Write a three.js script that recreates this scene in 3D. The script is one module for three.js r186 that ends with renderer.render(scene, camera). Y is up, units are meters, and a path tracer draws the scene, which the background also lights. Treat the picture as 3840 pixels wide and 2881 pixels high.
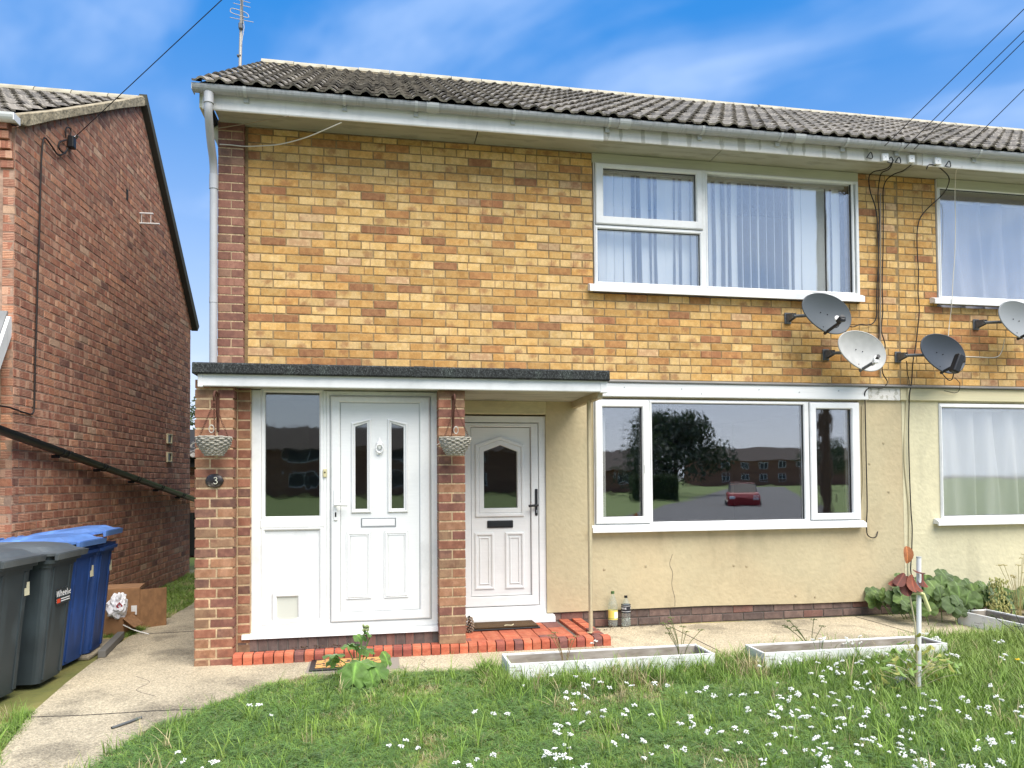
import * as THREE from 'three';
import { mergeGeometries } from 'three/addons/utils/BufferGeometryUtils.js';
import { RoundedBoxGeometry } from 'three/addons/geometries/RoundedBoxGeometry.js';

// ------------------------------------------------------------------ camera, sky, sun, exposure
const scene = new THREE.Scene();
const camera = new THREE.PerspectiveCamera(62.29, 4 / 3, 0.1, 900);
camera.setViewOffset(4601.4, 3451.1, 334.7, 0, 3840, 2880);      // a picture shifted upwards: the verticals stay parallel
camera.position.set(1.172, 1.357, 7.232);
camera.rotation.order = 'YXZ';
camera.rotation.set(THREE.MathUtils.degToRad(1.476), THREE.MathUtils.degToRad(-10.842), THREE.MathUtils.degToRad(-0.424));
const renderer = new THREE.WebGLRenderer({ antialias: true });
renderer.toneMapping = THREE.LinearToneMapping;
renderer.toneMappingExposure = 1.23;
renderer.shadowMap.enabled = true;

const G = -0.08;                                                   // ground level
const R = (d) => THREE.MathUtils.degToRad(d);
function rng(seed) { let s = seed | 0; return () => { s = (s + 0x6d2b79f5) | 0; let t = Math.imul(s ^ (s >>> 15), 1 | s); t = (t + Math.imul(t ^ (t >>> 7), 61 | t)) ^ t; return ((t ^ (t >>> 14)) >>> 0) / 4294967296; }; }
const rnd = rng(20240);
const rr = (a, b) => a + (b - a) * rnd();
const clamp = (x, a = 0, b = 1) => Math.min(b, Math.max(a, x));
const sst = (a, b, x) => { const t = clamp((x - a) / (b - a)); return t * t * (3 - 2 * t); };
const mix = (a, b, t) => a + (b - a) * t;
const mix3 = (a, b, t) => [mix(a[0], b[0], t), mix(a[1], b[1], t), mix(a[2], b[2], t)];
function hash(ix, iy, s) { let h = Math.imul(ix, 374761393) + Math.imul(iy, 668265263) + Math.imul(s, 974634777); h = Math.imul(h ^ (h >>> 13), 1274126177); return ((h ^ (h >>> 16)) >>> 0) / 4294967296; }
function vn(x, y, s = 0, px = 0, py = px) {
  let x0 = Math.floor(x), y0 = Math.floor(y); const fx = x - x0, fy = y - y0, u = fx * fx * (3 - 2 * fx), v = fy * fy * (3 - 2 * fy);
  let x1 = x0 + 1, y1 = y0 + 1;
  if (px) { x0 = ((x0 % px) + px) % px; x1 = ((x1 % px) + px) % px; }
  if (py) { y0 = ((y0 % py) + py) % py; y1 = ((y1 % py) + py) % py; }
  return mix(mix(hash(x0, y0, s), hash(x1, y0, s), u), mix(hash(x0, y1, s), hash(x1, y1, s), u), v);
}
function fbm(x, y, s, o, px = 0, py = px) { let a = 0.5, t = 0, n = 0; for (let i = 0; i < o; i++) { t += a * vn(x, y, s + i * 17, px, py); n += a; a *= 0.5; x *= 2; y *= 2; px *= 2; py *= 2; } return t / n; }

// sky: deep blue with thin streaks of cloud, whiter towards the horizon, cloudier to the right, extra cloud added behind the camera to grey reflections and skylight
{
  const W = 2048, H = 1024, data = new Float32Array(W * H * 4);
  for (let row = 0; row < H; row++) {
    const el = ((row + 0.5) / H - 0.5) * Math.PI, y = Math.sin(el);
    for (let col = 0; col < W; col++) {
      const az = ((col + 0.5) / W - 0.5) * 2 * Math.PI, x = Math.cos(az) * Math.cos(el), z = Math.sin(az) * Math.cos(el);
      let c;
      if (y > 0) {
        const k = 1 / (y + 0.13), gx = x * k, gz = z * k;
        const s = gx * 0.62 + gz * 0.78, t = gx * 0.78 - gz * 0.62;          // along and across the streaks
        const wv = fbm(gx * 1.3, gz * 1.3, 71, 3) - 0.5;
        const n = 0.6 * fbm(s * 1.6 + wv, t * 4.4 + wv * 1.6, 5, 7) + 0.3 * fbm(gx * 3.4, gz * 3.4, 31, 5) + 0.25 * vn(gx * 0.45 + 3, gz * 0.45, 9);
        const hor = Math.pow(1 - y, 4);
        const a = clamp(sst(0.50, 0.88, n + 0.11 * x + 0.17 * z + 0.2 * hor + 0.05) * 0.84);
        const blue = mix3([0.012, 0.222, 0.665], [0.13, 0.38, 0.84], sst(0.52, 0.05, y));
        c = mix3(blue, [0.46, 0.63, 0.95], a);
        c = mix3(c, [0.80, 0.88, 1.0], clamp(hor * 1.2 - 0.03));
      } else c = mix3([0.42, 0.43, 0.42], [0.16, 0.16, 0.14], sst(0, -0.12, y));
      const i = (row * W + col) * 4; data[i] = c[0]; data[i + 1] = c[1]; data[i + 2] = c[2]; data[i + 3] = 1;
    }
  }
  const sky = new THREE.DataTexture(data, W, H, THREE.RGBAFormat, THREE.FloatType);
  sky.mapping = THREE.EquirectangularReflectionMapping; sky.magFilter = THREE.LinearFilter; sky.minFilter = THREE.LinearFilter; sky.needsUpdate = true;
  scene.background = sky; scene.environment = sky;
}
// the sun behind thin cloud: soft edged, high over the photographer's right shoulder
const sun = new THREE.DirectionalLight(new THREE.Color().setRGB(1.0, 0.935, 0.84), 5.0);
sun.position.set(10.9, 34, 20.6); sun.target.position.set(2, 1, 0); sun.castShadow = true; sun.shadow.radius = 100;
Object.assign(sun.shadow.camera, { left: -16, right: 16, top: 16, bottom: -16, near: 1, far: 90 });
sun.shadow.mapSize.set(2048, 2048);
scene.add(sun, sun.target);

// ------------------------------------------------------------------ textures and materials
function tex(w, h, fn, rep = 1, srgb = true) {
  const d = new Uint8Array(w * h * 4);
  for (let y = 0; y < h; y++) for (let x = 0; x < w; x++) { const c = fn(x / w, y / h, x, y), i = (y * w + x) * 4; d[i] = clamp(c[0], 0, 255); d[i + 1] = clamp(c[1], 0, 255); d[i + 2] = clamp(c[2], 0, 255); d[i + 3] = 255; }
  const t = new THREE.DataTexture(d, w, h); t.wrapS = t.wrapT = THREE.RepeatWrapping; t.magFilter = THREE.LinearFilter; t.minFilter = THREE.LinearMipmapLinearFilter;
  if (srgb) t.colorSpace = THREE.SRGBColorSpace; t.repeat.set(1 / rep, 1 / rep); t.needsUpdate = true; return t;
}
const grey = (fn, n, rep) => tex(n, n, (u, v) => { const g = fn(u, v) * 255; return [g, g, g]; }, rep, false);
const std = (o) => { const m = new THREE.MeshStandardMaterial(Object.assign({ roughness: 0.85 }, o)); m.side = THREE.DoubleSide; return m; };
const M = {};
const bumpFine = grey((u, v) => fbm(u * 32, v * 32, 3, 4, 32), 512, 0.6);
const bumpCoarse = grey((u, v) => 0.6 * fbm(u * 6, v * 6, 4, 4, 6) + 0.4 * fbm(u * 40, v * 40, 8, 2, 40), 512, 1.1);
// white plastic frames, with a little grime
M.upvc = std({ map: tex(512, 512, (u, v) => { const n = fbm(u * 5, v * 5, 12, 5, 5), g = 236 - 15 * sst(0.5, 0.8, n) - 5 * vn(u * 90, v * 90, 3, 90); return [g, g + 0.5, g - 2]; }, 1.3), roughness: 0.38 });
M.upvcGrey = std({ color: 0xb9bcbb, roughness: 0.5 });
M.doorWhite = std({ map: tex(256, 512, (u, v) => { const g = 232 - 9 * sst(0.45, 0.8, fbm(u * 4, v * 4, 33, 5, 4)) - 4 * vn(u * 10, v * 120, 5, 10, 120); return [g, g + 1, g - 1]; }, 1.1), roughness: 0.45, bumpMap: bumpFine, bumpScale: 0.0006 });
M.paintWhite = std({ map: tex(1024, 256, (u, v) => { const n = fbm(u * 12, v * 6, 21, 5, 12, 6), st = sst(0.56, 0.8, fbm(u * 30, v * 3, 7, 4, 30, 3)); const g = 236 - 11 * sst(0.5, 0.75, n) - 9 * st; return [g, g - 1, g - 5]; }, 2.2), roughness: 0.6 });
M.paintFlaky = std({ map: tex(1024, 256, (u, v) => { const n = fbm(u * 26, v * 7, 41, 6, 26, 7), low = sst(0.75, 0.1, v % 1); const f = 0.6 * sst(0.60, 0.66, n + 0.06 * low); const g = mix(226, 172, f) - 14 * fbm(u * 60, v * 20, 6, 3, 60, 20); return [g, g - 3, g - (f ? 14 : 10)]; }, 1.9), roughness: 0.8, bumpMap: bumpCoarse, bumpScale: 0.004 });
M.soffit = std({ map: tex(1024, 512, (u, v) => { const n = fbm(u * 9, v * 6, 51, 6, 9, 6), m = sst(0.52, 0.72, fbm(u * 22, v * 14, 55, 5, 22, 14)); const g = 188 - 22 * n - 20 * m * 0.8; return [g, g - 2, g - 18]; }, 1.5), roughness: 0.95 });
M.gutter = std({ map: tex(512, 256, (u, v) => { const n = fbm(u * 10, v * 4, 61, 5, 10, 4), st = sst(0.6, 0.75, fbm(u * 40, v * 3, 63, 3, 40, 3)); const g = 180 - 16 * n - 14 * st; return [g - 2, g, g + 1]; }, 1.0), roughness: 0.5 });
M.pipe = std({ map: tex(256, 256, (u, v) => { const g = 190 - 16 * fbm(u * 4, v * 8, 65, 4, 4, 8); return [g, g + 1, g + 3]; }, 0.8), roughness: 0.45 });
const renderTex = (base, s) => tex(1024, 1024, (u, v) => {
  const n = fbm(u * 4, v * 4, s, 6, 4), f = fbm(u * 60, v * 60, s + 5, 3, 60), st = sst(0.55, 0.8, fbm(u * 12, v * 3, s + 9, 5, 12, 3)), pk = sst(0.5, 0.75, fbm(u * 3, v * 3, s + 77, 4, 3));
  const k = 1 - 0.11 * (n - 0.5) - 0.06 * (f - 0.5) - 0.06 * st; return [base[0] * k + pk * 2, base[1] * k - pk * 1, base[2] * k - pk * 2];
}, 2.3);
M.render = std({ map: renderTex([192, 179, 145], 81), roughness: 0.95, bumpMap: bumpCoarse, bumpScale: 0.006 });
M.renderCream = std({ map: renderTex([212, 204, 170], 83), roughness: 0.95, bumpMap: bumpCoarse, bumpScale: 0.006 });
M.cream = std({ map: renderTex([212, 203, 166], 85), roughness: 0.8 });
M.timberGreen = std({ map: renderTex([196, 195, 172], 87), roughness: 0.8 });
M.lead = std({ map: tex(512, 256, (u, v) => { const g = 150 - 40 * fbm(u * 14, v * 6, 91, 5, 14, 6); return [g, g + 1, g]; }, 0.9), roughness: 0.6 });
M.felt = std({ map: tex(1024, 512, (u, v) => { const n = vn(u * 256, v * 128, 3, 256, 128), m = fbm(u * 8, v * 4, 95, 5, 8, 4), ms = sst(0.55, 0.8, m), wsp = hash(Math.floor(u * 1024), Math.floor(v * 512), 4) > 0.985 ? 80 : 0; const g = 40 + 62 * Math.pow(n, 2) * (0.6 + m) + wsp * 0.6 - 10; return [g * 0.95, g + 2 * ms, g * 0.98]; }, 1.0), roughness: 0.98, bumpMap: bumpFine, bumpScale: 0.006 });
M.mortarYellow = std({ map: tex(512, 512, (u, v) => { const g = 0.82 + 0.36 * (fbm(u * 20, v * 20, 101, 4, 20) - 0.5) + 0.1 * (vn(u * 128, v * 128, 5, 128) - 0.5); return [180 * g, 152 * g, 108 * g]; }, 1.0), roughness: 1, bumpMap: bumpFine, bumpScale: 0.004 });
M.mortarRed = std({ map: tex(512, 512, (u, v) => { const g = 0.9 + 0.4 * (fbm(u * 16, v * 16, 103, 4, 16) - 0.5) + 0.1 * (vn(u * 128, v * 128, 6, 128) - 0.5); return [210 * g, 182 * g, 144 * g]; }, 1.0), roughness: 1, bumpMap: bumpFine, bumpScale: 0.004 });
M.mortarGable = std({ map: tex(512, 512, (u, v) => { const g = 0.84 + 0.4 * (fbm(u * 16, v * 16, 105, 4, 16) - 0.5); return [202 * g, 166 * g, 142 * g]; }, 1.0), roughness: 1, bumpMap: bumpFine, bumpScale: 0.004 });
M.mortarDark = std({ color: 0x756c64, roughness: 1, bumpMap: bumpFine, bumpScale: 0.003 });
const tileMap = (s, tint) => tex(512, 512, (u, v) => {
  const n = fbm(u * 6, v * 6, s, 6, 6), li = sst(0.60, 0.70, fbm(u * 22, v * 22, s + 3, 4, 22)), dk = sst(0.55, 0.75, fbm(u * 10, v * 10, s + 8, 4, 10));
  let c = mix3([108, 101, 92], [166, 157, 142], n); c = mix3(c, [70, 67, 64], dk * 0.6); c = mix3(c, [186, 178, 160], li * 0.55); return [c[0] * tint, c[1] * tint, c[2] * tint];
}, 0.8);
M.tiles = [0, 1, 2, 3].map((i) => std({ map: tileMap(111 + i * 7, 0.80 + 0.07 * i), roughness: 0.95, bumpMap: bumpFine, bumpScale: 0.004 }));
M.ridge = std({ map: tex(512, 256, (u, v) => { const n = fbm(u * 12, v * 6, 131, 6, 12, 6); const c = mix3([140, 132, 112], [206, 199, 178], n); return c; }, 0.9), roughness: 0.95, bumpMap: bumpCoarse, bumpScale: 0.008 });
M.cement = std({ map: tex(512, 256, (u, v) => { const n = fbm(u * 14, v * 8, 133, 6, 14, 8); return mix3([126, 115, 92], [205, 190, 158], n); }, 0.8), roughness: 1, bumpMap: bumpCoarse, bumpScale: 0.02 });
M.darkUnder = std({ color: 0x2d2b29, roughness: 1 });
M.inner = std({ color: 0xa8a49c, roughness: 1 });
M.innerPale = std({ color: 0xcac6bd, roughness: 1 });
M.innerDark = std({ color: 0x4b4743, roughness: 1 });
M.concrete = std({ map: tex(2048, 2048, (u, v) => {
  const n = fbm(u * 5, v * 5, 141, 6, 5), sp = vn(u * 300, v * 300, 7, 300), sp2 = hash(Math.floor(u * 700), Math.floor(v * 700), 9), d = sst(0.5, 0.8, fbm(u * 9, v * 9, 149, 5, 9));
  let k = 0.86 + 0.26 * (n - 0.5) + 0.26 * (sp - 0.5) + (sp2 > 0.93 ? 0.16 : sp2 < 0.06 ? -0.16 : 0) - 0.16 * d - 0.14 * sst(0.5, 0.75, fbm(u * 2, v * 2, 143, 5, 2)); return [206 * k, 191 * k, 161 * k];
}, 2.4), roughness: 1, bumpMap: bumpFine, bumpScale: 0.008 });
M.soil = std({ map: tex(1024, 1024, (u, v) => { const n = fbm(u * 12, v * 12, 151, 6, 12), d = sst(0.5, 0.65, fbm(u * 5, v * 5, 157, 4, 5)); const g = mix3([84, 92, 42], [140, 130, 74], n); return mix3(g, [196, 176, 126], d * 0.6); }, 3.0), roughness: 1, bumpMap: bumpCoarse, bumpScale: 0.02 });
M.pot = std({ map: tex(512, 512, (u, v) => { const n = fbm(u * 14, v * 14, 161, 6, 14); return mix3([60, 46, 32], [120, 98, 72], n); }, 0.7), roughness: 1, bumpMap: bumpCoarse, bumpScale: 0.02 });
M.asphalt = std({ color: 0x5c5c5c, roughness: 0.95 });
M.asphaltPale = std({ color: 0x8a8984, roughness: 0.95 });
M.turfFar = std({ color: 0x5f7036, roughness: 1 });
M.black = std({ color: 0x16171a, roughness: 0.45 });
M.cable = std({ color: 0x231c18, roughness: 0.6 });
M.cableWhite = std({ color: 0xd8d2c4, roughness: 0.6 });
M.cableGrey = std({ color: 0x9c8d78, roughness: 0.7 });
M.steel = std({ color: 0x9a9ea2, roughness: 0.4, metalness: 0.7 });
M.galv = std({ map: tex(256, 256, (u, v) => { const g = 120 - 40 * fbm(u * 12, v * 12, 171, 5, 12); return [g, g + 3, g + 5]; }, 0.2), roughness: 0.6, metalness: 0.25 });
M.mast = std({ color: 0xb9b2a6, roughness: 0.5, metalness: 0.3 });
const warp = grey((u, v) => fbm(u * 5, v * 5, 191, 3, 5), 256, 1.4);
M.glass = new THREE.MeshPhysicalMaterial({ bumpMap: warp, bumpScale: 0.0006, color: 0xffffff, transmission: 1, thickness: 0, roughness: 0.01, ior: 2.25, side: THREE.DoubleSide });
M.glassDoor = new THREE.MeshPhysicalMaterial({ bumpMap: warp, bumpScale: 0.0008, color: 0xd4d8d4, transmission: 1, thickness: 0, roughness: 0.02, ior: 2.3, side: THREE.DoubleSide });

// ------------------------------------------------------------------ geometry helpers
function boxUV(g) {      // uv in metres from the face's main direction
  const p = g.attributes.position, n = g.attributes.normal, uv = new Float32Array(p.count * 2);
  for (let i = 0; i < p.count; i++) {
    const ax = Math.abs(n.getX(i)), ay = Math.abs(n.getY(i)), az = Math.abs(n.getZ(i)), x = p.getX(i), y = p.getY(i), z = p.getZ(i);
    let u, v; if (az >= ax && az >= ay) { u = x; v = y; } else if (ax >= ay) { u = z; v = y; } else { u = x; v = z; }
    uv[i * 2] = u; uv[i * 2 + 1] = v;
  }
  g.setAttribute('uv', new THREE.BufferAttribute(uv, 2)); return g;
}
function flat(g) { const q = g.index ? g.toNonIndexed() : g; for (const k of Object.keys(q.attributes)) if (!['position', 'normal', 'uv'].includes(k)) q.deleteAttribute(k); return q; }
function join(list, uv = true) { const m = list.length > 1 ? mergeGeometries(list.map(flat), false) : flat(list[0]); return uv ? boxUV(m) : m; }
const used = {};
function numbered(name) { const n = used[name] = (used[name] ?? -1) + 1; return n ? `${name}_${String(n).padStart(3, '0')}` : name; }
function obj(name, geos, mat, parent, uv = true) {
  const o = new THREE.Mesh(Array.isArray(geos) ? join(geos, uv) : geos, mat);
  o.name = parent ? name : numbered(name); o.castShadow = o.receiveShadow = true; (parent ?? scene).add(o); return o;
}
function tag(o, label, category, group) { o.userData.label = label; o.userData.category = category; if (group) o.userData.group = group; return o; }
function thing(name, label, category, pos = [0, 0, 0], turn = 0, group) { const o = new THREE.Group(); o.name = numbered(name); o.position.set(...pos); o.rotation.y = turn; scene.add(o); return tag(o, label, category, group); }
function struct(name, geos, mat, parent, uv = true) { const o = obj(name, geos, mat, parent, uv); if (!parent) o.userData.kind = 'structure'; return o; }
function stuff(o) { o.userData.kind = 'stuff'; return o; }
function group(name, parent, pos = [0, 0, 0]) { const o = new THREE.Group(); o.name = name; o.position.set(...pos); parent.add(o); return o; }
function bx(x0, x1, y0, y1, z0, z1) { const g = new THREE.BoxGeometry(x1 - x0, y1 - y0, z1 - z0); g.translate((x0 + x1) / 2, (y0 + y1) / 2, (z0 + z1) / 2); return g; }
function rbx(x0, x1, y0, y1, z0, z1, r = 0.006) { const g = new RoundedBoxGeometry(x1 - x0, y1 - y0, z1 - z0, 1, Math.min(r, (x1 - x0) / 2.1, (y1 - y0) / 2.1, (z1 - z0) / 2.1)); g.translate((x0 + x1) / 2, (y0 + y1) / 2, (z0 + z1) / 2); return g; }
const V = (x, y, z) => new THREE.Vector3(x, y, z);
function tube(pts, r, seg = 6, per = 5, closed = false, tension = 0.5) {
  const c = new THREE.CatmullRomCurve3(pts.map((p) => p.isVector3 ? p : V(...p)), closed, 'centripetal', tension);
  return new THREE.TubeGeometry(c, Math.max(2, pts.length * per), r, seg, closed);
}
function bar(a, b, r, seg = 8, r2 = r) { const A = V(...a), B = V(...b), d = B.clone().sub(A), g = new THREE.CylinderGeometry(r2, r, d.length(), seg); g.applyQuaternion(new THREE.Quaternion().setFromUnitVectors(V(0, 1, 0), d.clone().normalize())); g.translate(...A.add(B).multiplyScalar(0.5).toArray()); return g; }
function poly(pts, holes = []) { const s = new THREE.Shape(pts.map((p) => new THREE.Vector2(...p))); for (const h of holes) s.holes.push(new THREE.Path(h.map((p) => new THREE.Vector2(...p)))); return s; }
const rect = (x0, x1, y0, y1) => [[x0, y0], [x1, y0], [x1, y1], [x0, y1]];
function ext(pts, holes, z0, z1, bev = 0) {
  const d = z1 - z0, g = new THREE.ExtrudeGeometry(poly(pts, holes), bev ? { depth: d - 2 * bev, bevelEnabled: true, bevelThickness: bev, bevelSize: bev, bevelOffset: -bev, bevelSegments: 1, curveSegments: 8 } : { depth: d, bevelEnabled: false, curveSegments: 8 });
  g.translate(0, 0, z0 + bev); return g;
}
// a frame of rectangular outline: o = [x0,x1,y0,y1] outside, i = inside
const frame = (o, i, z0, z1, bev = 0.005) => ext(rect(...o), [rect(...i).reverse()], z0, z1, bev);
// a profile in (z, y) drawn out along x
function prism(prof, x0, x1) { const g = new THREE.ExtrudeGeometry(poly(prof.map(([z, y]) => [-z, y])), { depth: x1 - x0, bevelEnabled: false }); g.rotateY(Math.PI / 2); g.translate(x0, 0, 0); return g; }
function quads(list) {   // list of quads of points -> flat-shaded geometry
  const p = []; for (const [a, b, c, d] of list) p.push(...a, ...b, ...c, ...a, ...c, ...d);
  const g = new THREE.BufferGeometry(); g.setAttribute('position', new THREE.BufferAttribute(new Float32Array(p), 3)); g.computeVertexNormals(); g.setAttribute('uv', new THREE.BufferAttribute(new Float32Array(p.length / 3 * 2), 2)); return g;
}

// ------------------------------------------------------------------ bricks
const CW = 8, CH = 16, NC = 128;
function brickAtlas(seed, toneOf, opts = {}) {
  const rg = rng(seed), cells = Array.from({ length: NC }, () => ({ tone: toneOf(rg), two: rg() < (opts.two ?? 0.12), spl: 0.35 + 0.3 * rg(), dark: rg() < (opts.smudge ?? 0.18), sx: 0.2 + 0.6 * rg(), sy: rg(), blocks: Array.from({ length: 6 }, () => rg()), k: 0.93 + 0.14 * rg() }));
  const colour = (u, v) => {
    const cx = Math.min(CW - 1, Math.floor(u * CW)), cy = Math.min(CH - 1, Math.floor(v * CH)), c = cells[cy * CW + cx], s = u * CW - cx, t = v * CH - cy;
    const X = u * CW * 3.3, Y = v * CH, n = fbm(X * 4, Y * 4, seed, 4), f = fbm(X * 26, Y * 26, seed + 4, 2), g = fbm(X * 1.6, Y * 1.6, seed + 40, 3);
    let k = c.k * (1 + 0.16 * (f - 0.5) + 0.14 * (n - 0.5));
    let col = mix3(c.tone[0], c.tone[1], sst(0.32, 0.68, g));
    if (c.two && Math.abs(s - c.spl) < 0.02) col = mix3(col, [120, 84, 62], 0.5);
    if (c.dark) { const d = Math.hypot((s - c.sx) * 3, (t - c.sy) * 1.2); col = mix3(col, opts.smudgeTone ?? [130, 78, 52], sst(0.9, 0.1, d + 0.5 * (n - 0.5)) * 0.4); }
    if (opts.combed) { const b = c.blocks[Math.floor(s * 3.999)], line = 0.5 + 0.5 * Math.cos((t * 5.5 + 0.12 * vn(s * 9, t * 2, seed + 3)) * 2 * Math.PI); if (b > 0.38) col = mix3(col, c.tone[2], sst(0.3, 0.9, line) * (0.25 + 0.6 * b)); else if (b < 0.13) col = mix3(col, c.tone[2], 0.75); }
    const e = Math.min(s * 3.3, (1 - s) * 3.3, t, 1 - t); k *= 0.95 + 0.05 * sst(0, 0.1, e + 0.1 * (n - 0.5));
    if (vn(X * 40, Y * 40, seed + 9) > 0.93) k *= 0.72;
    return [col[0] * k, col[1] * k, col[2] * k];
  };
  const map = tex(2048, 1024, colour);
  const o = { map, roughness: 0.95, bumpScale: opts.combed ? 0.004 : 0.0025 };
  o.bumpMap = tex(1024, 1024, (u, v) => {
    const cx = Math.floor(u * CW), cy = Math.floor(v * CH), c = cells[cy * CW + cx], s = u * CW - cx, t = v * CH - cy, X = u * CW * 3.3, Y = v * CH; let h = 130 + 120 * (fbm(X * 16, Y * 16, seed + 4, 3) - 0.5);
    if (opts.combed && c.blocks[Math.floor(s * 3.999)] > 0.38) h += 60 * Math.cos(t * 5.5 * 2 * Math.PI); return [h, h, h];
  }, 1, false);
  return std(o);
}
const pick = (rg, list) => { let t = rg() * list.reduce((a, b) => a + b[0], 0); for (const [w, ...c] of list) { t -= w; if (t <= 0) return c; } return list[0].slice(1); };
M.brickYellow = brickAtlas(7, (rg) => pick(rg, [[38, [206, 168, 106], [215, 180, 122]], [26, [200, 155, 90], [209, 168, 104]], [15, [188, 141, 80], [202, 158, 96]], [7, [172, 122, 76], [188, 138, 86]], [6, [184, 146, 106], [202, 168, 124]], [3, [152, 104, 70], [170, 122, 82]]]), { two: 0.2, smudge: 0.22 });
M.brickRed = brickAtlas(17, (rg) => pick(rg, [[30, [138, 90, 70], [152, 104, 82]], [20, [124, 82, 70], [140, 96, 80]], [16, [150, 108, 80], [164, 122, 94]], [16, [112, 80, 68], [134, 98, 80]], [12, [138, 106, 82], [152, 120, 92]]]), { smudge: 0.3, smudgeTone: [112, 72, 58], two: 0.05 });
M.brickDark = brickAtlas(27, (rg) => pick(rg, [[30, [136, 95, 80], [150, 108, 90]], [20, [122, 84, 72], [136, 96, 80]], [12, [146, 112, 92], [158, 122, 100]]]), { smudge: 0.2, smudgeTone: [98, 70, 62], two: 0.25 });
M.brickGable = brickAtlas(37, (rg) => pick(rg, [[42, [164, 106, 84], [176, 120, 94], [214, 172, 142]], [26, [154, 100, 80], [168, 114, 92], [206, 164, 136]], [16, [176, 114, 86], [188, 128, 98], [220, 178, 144]], [5, [184, 148, 120], [196, 160, 132], [210, 174, 146]], [3, [124, 86, 74], [138, 98, 82], [160, 120, 100]]]), { combed: true, smudge: 0.1, smudgeTone: [120, 80, 66] });
M.brickStep = brickAtlas(47, (rg) => pick(rg, [[46, [182, 98, 70], [192, 112, 82]], [28, [170, 88, 64], [182, 100, 74]], [14, [146, 78, 66], [160, 90, 74]], [10, [122, 80, 74], [138, 90, 80]]]), { smudge: 0.15, smudgeTone: [140, 70, 52], two: 0 });
M.brickPlinth = brickAtlas(57, (rg) => pick(rg, [[34, [112, 92, 84], [126, 104, 94]], [24, [98, 82, 76], [114, 96, 88]], [12, [122, 88, 78], [132, 98, 86]]]), { smudge: 0.3, smudgeTone: [92, 80, 72] });

const brickCache = new Map();
function brickGeo(w, h, d, cell, part = 0) {
  const wq = Math.round(w * 200) / 200, key = [wq, h, d, cell, part].join();
  if (brickCache.has(key)) return brickCache.get(key);
  const rg = rng(cell * 977 + Math.round(wq * 1000)), b = 0.003, j = () => (rg() - 0.5) * 0.0035, X = w / 2, Y = h / 2;
  const o = [[-X, -Y], [X, -Y], [X, Y], [-X, Y]].map(([x, y]) => [x + j(), y + j() * 0.6, -b]);
  const i = o.map(([x, y]) => [x - Math.sign(x) * b, y - Math.sign(y) * b, (rg() - 0.5) * 0.002]), k = o.map(([x, y]) => [x, y, -d]);
  const q = [[i[0], i[1], i[2], i[3]]];
  for (let n = 0; n < 4; n++) { const m = (n + 1) % 4; q.push([o[n], o[m], i[m], i[n]], [k[n], k[m], o[m], o[n]]); }
  const g = quads(q), p = g.attributes.position, nn = g.attributes.normal, uv = g.attributes.uv;
  const cx = cell % CW, cy = Math.floor(cell / CW), us = clamp(w / 0.215), off = part * (1 - us);
  for (let n = 0; n < p.count; n++) {
    let s, t; const ax = Math.abs(nn.getX(n)), ay = Math.abs(nn.getY(n)), az = Math.abs(nn.getZ(n));
    if (az > 0.3) { s = off + us * (p.getX(n) / w + 0.5); t = p.getY(n) / h + 0.5; } else if (ax > ay) { s = 0.15 + clamp(-p.getZ(n) / 0.215) * 0.8; t = p.getY(n) / h + 0.5; } else { s = off + us * (p.getX(n) / w + 0.5); t = 0.2 + clamp(-p.getZ(n) / 0.07) * 0.6; }
    uv.setXY(n, (cx + 0.03 + 0.94 * clamp(s)) / CW, (cy + 0.06 + 0.88 * clamp(t)) / CH);
  }
  brickCache.set(key, g); return g;
}
const CHH = 0.0785, BL = 0.225, JT = 0.011;
// list of pieces {x,y,w,h} -> meshes: the first `most` by rank as parts named brick, the others joined
function layBricks(list, parent, mat, { most = 300, rank = null, d = 0.06, z = 0, seed = 1, restName = 'brickwork', tilt = 0.004, cells = NC } = {}) {
  const rg = rng(seed * 7919 + 13);
  for (const b of list) { b.cell = Math.floor(rg() * cells); b.part = rg() < 0.5 ? 0 : 1; b.r = (rg() - 0.5) * tilt * 2; b.dz = (rg() - 0.5) * 0.003; b.turn = rg() < 0.5; }
  if (rank) list.sort((a, b) => rank(b) - rank(a));
  const rest = [], mtx = new THREE.Matrix4();
  list.forEach((b, n) => {
    const g = brickGeo(b.w, b.h, d, b.cell, b.part);
    if (n < most) { const m = new THREE.Mesh(g, mat); m.name = 'brick'; m.castShadow = m.receiveShadow = true; m.position.set(b.x, b.y, z + b.dz + (b.z ?? 0)); m.rotation.z = b.r + (b.turn ? Math.PI : 0); parent.add(m); }
    else { mtx.makeRotationZ(b.r + (b.turn ? Math.PI : 0)).setPosition(b.x, b.y, z + b.dz + (b.z ?? 0)); rest.push(g.clone().applyMatrix4(mtx)); }
  });
  if (rest.length) stuff(obj(restName, rest, mat, parent, false));
}
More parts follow.
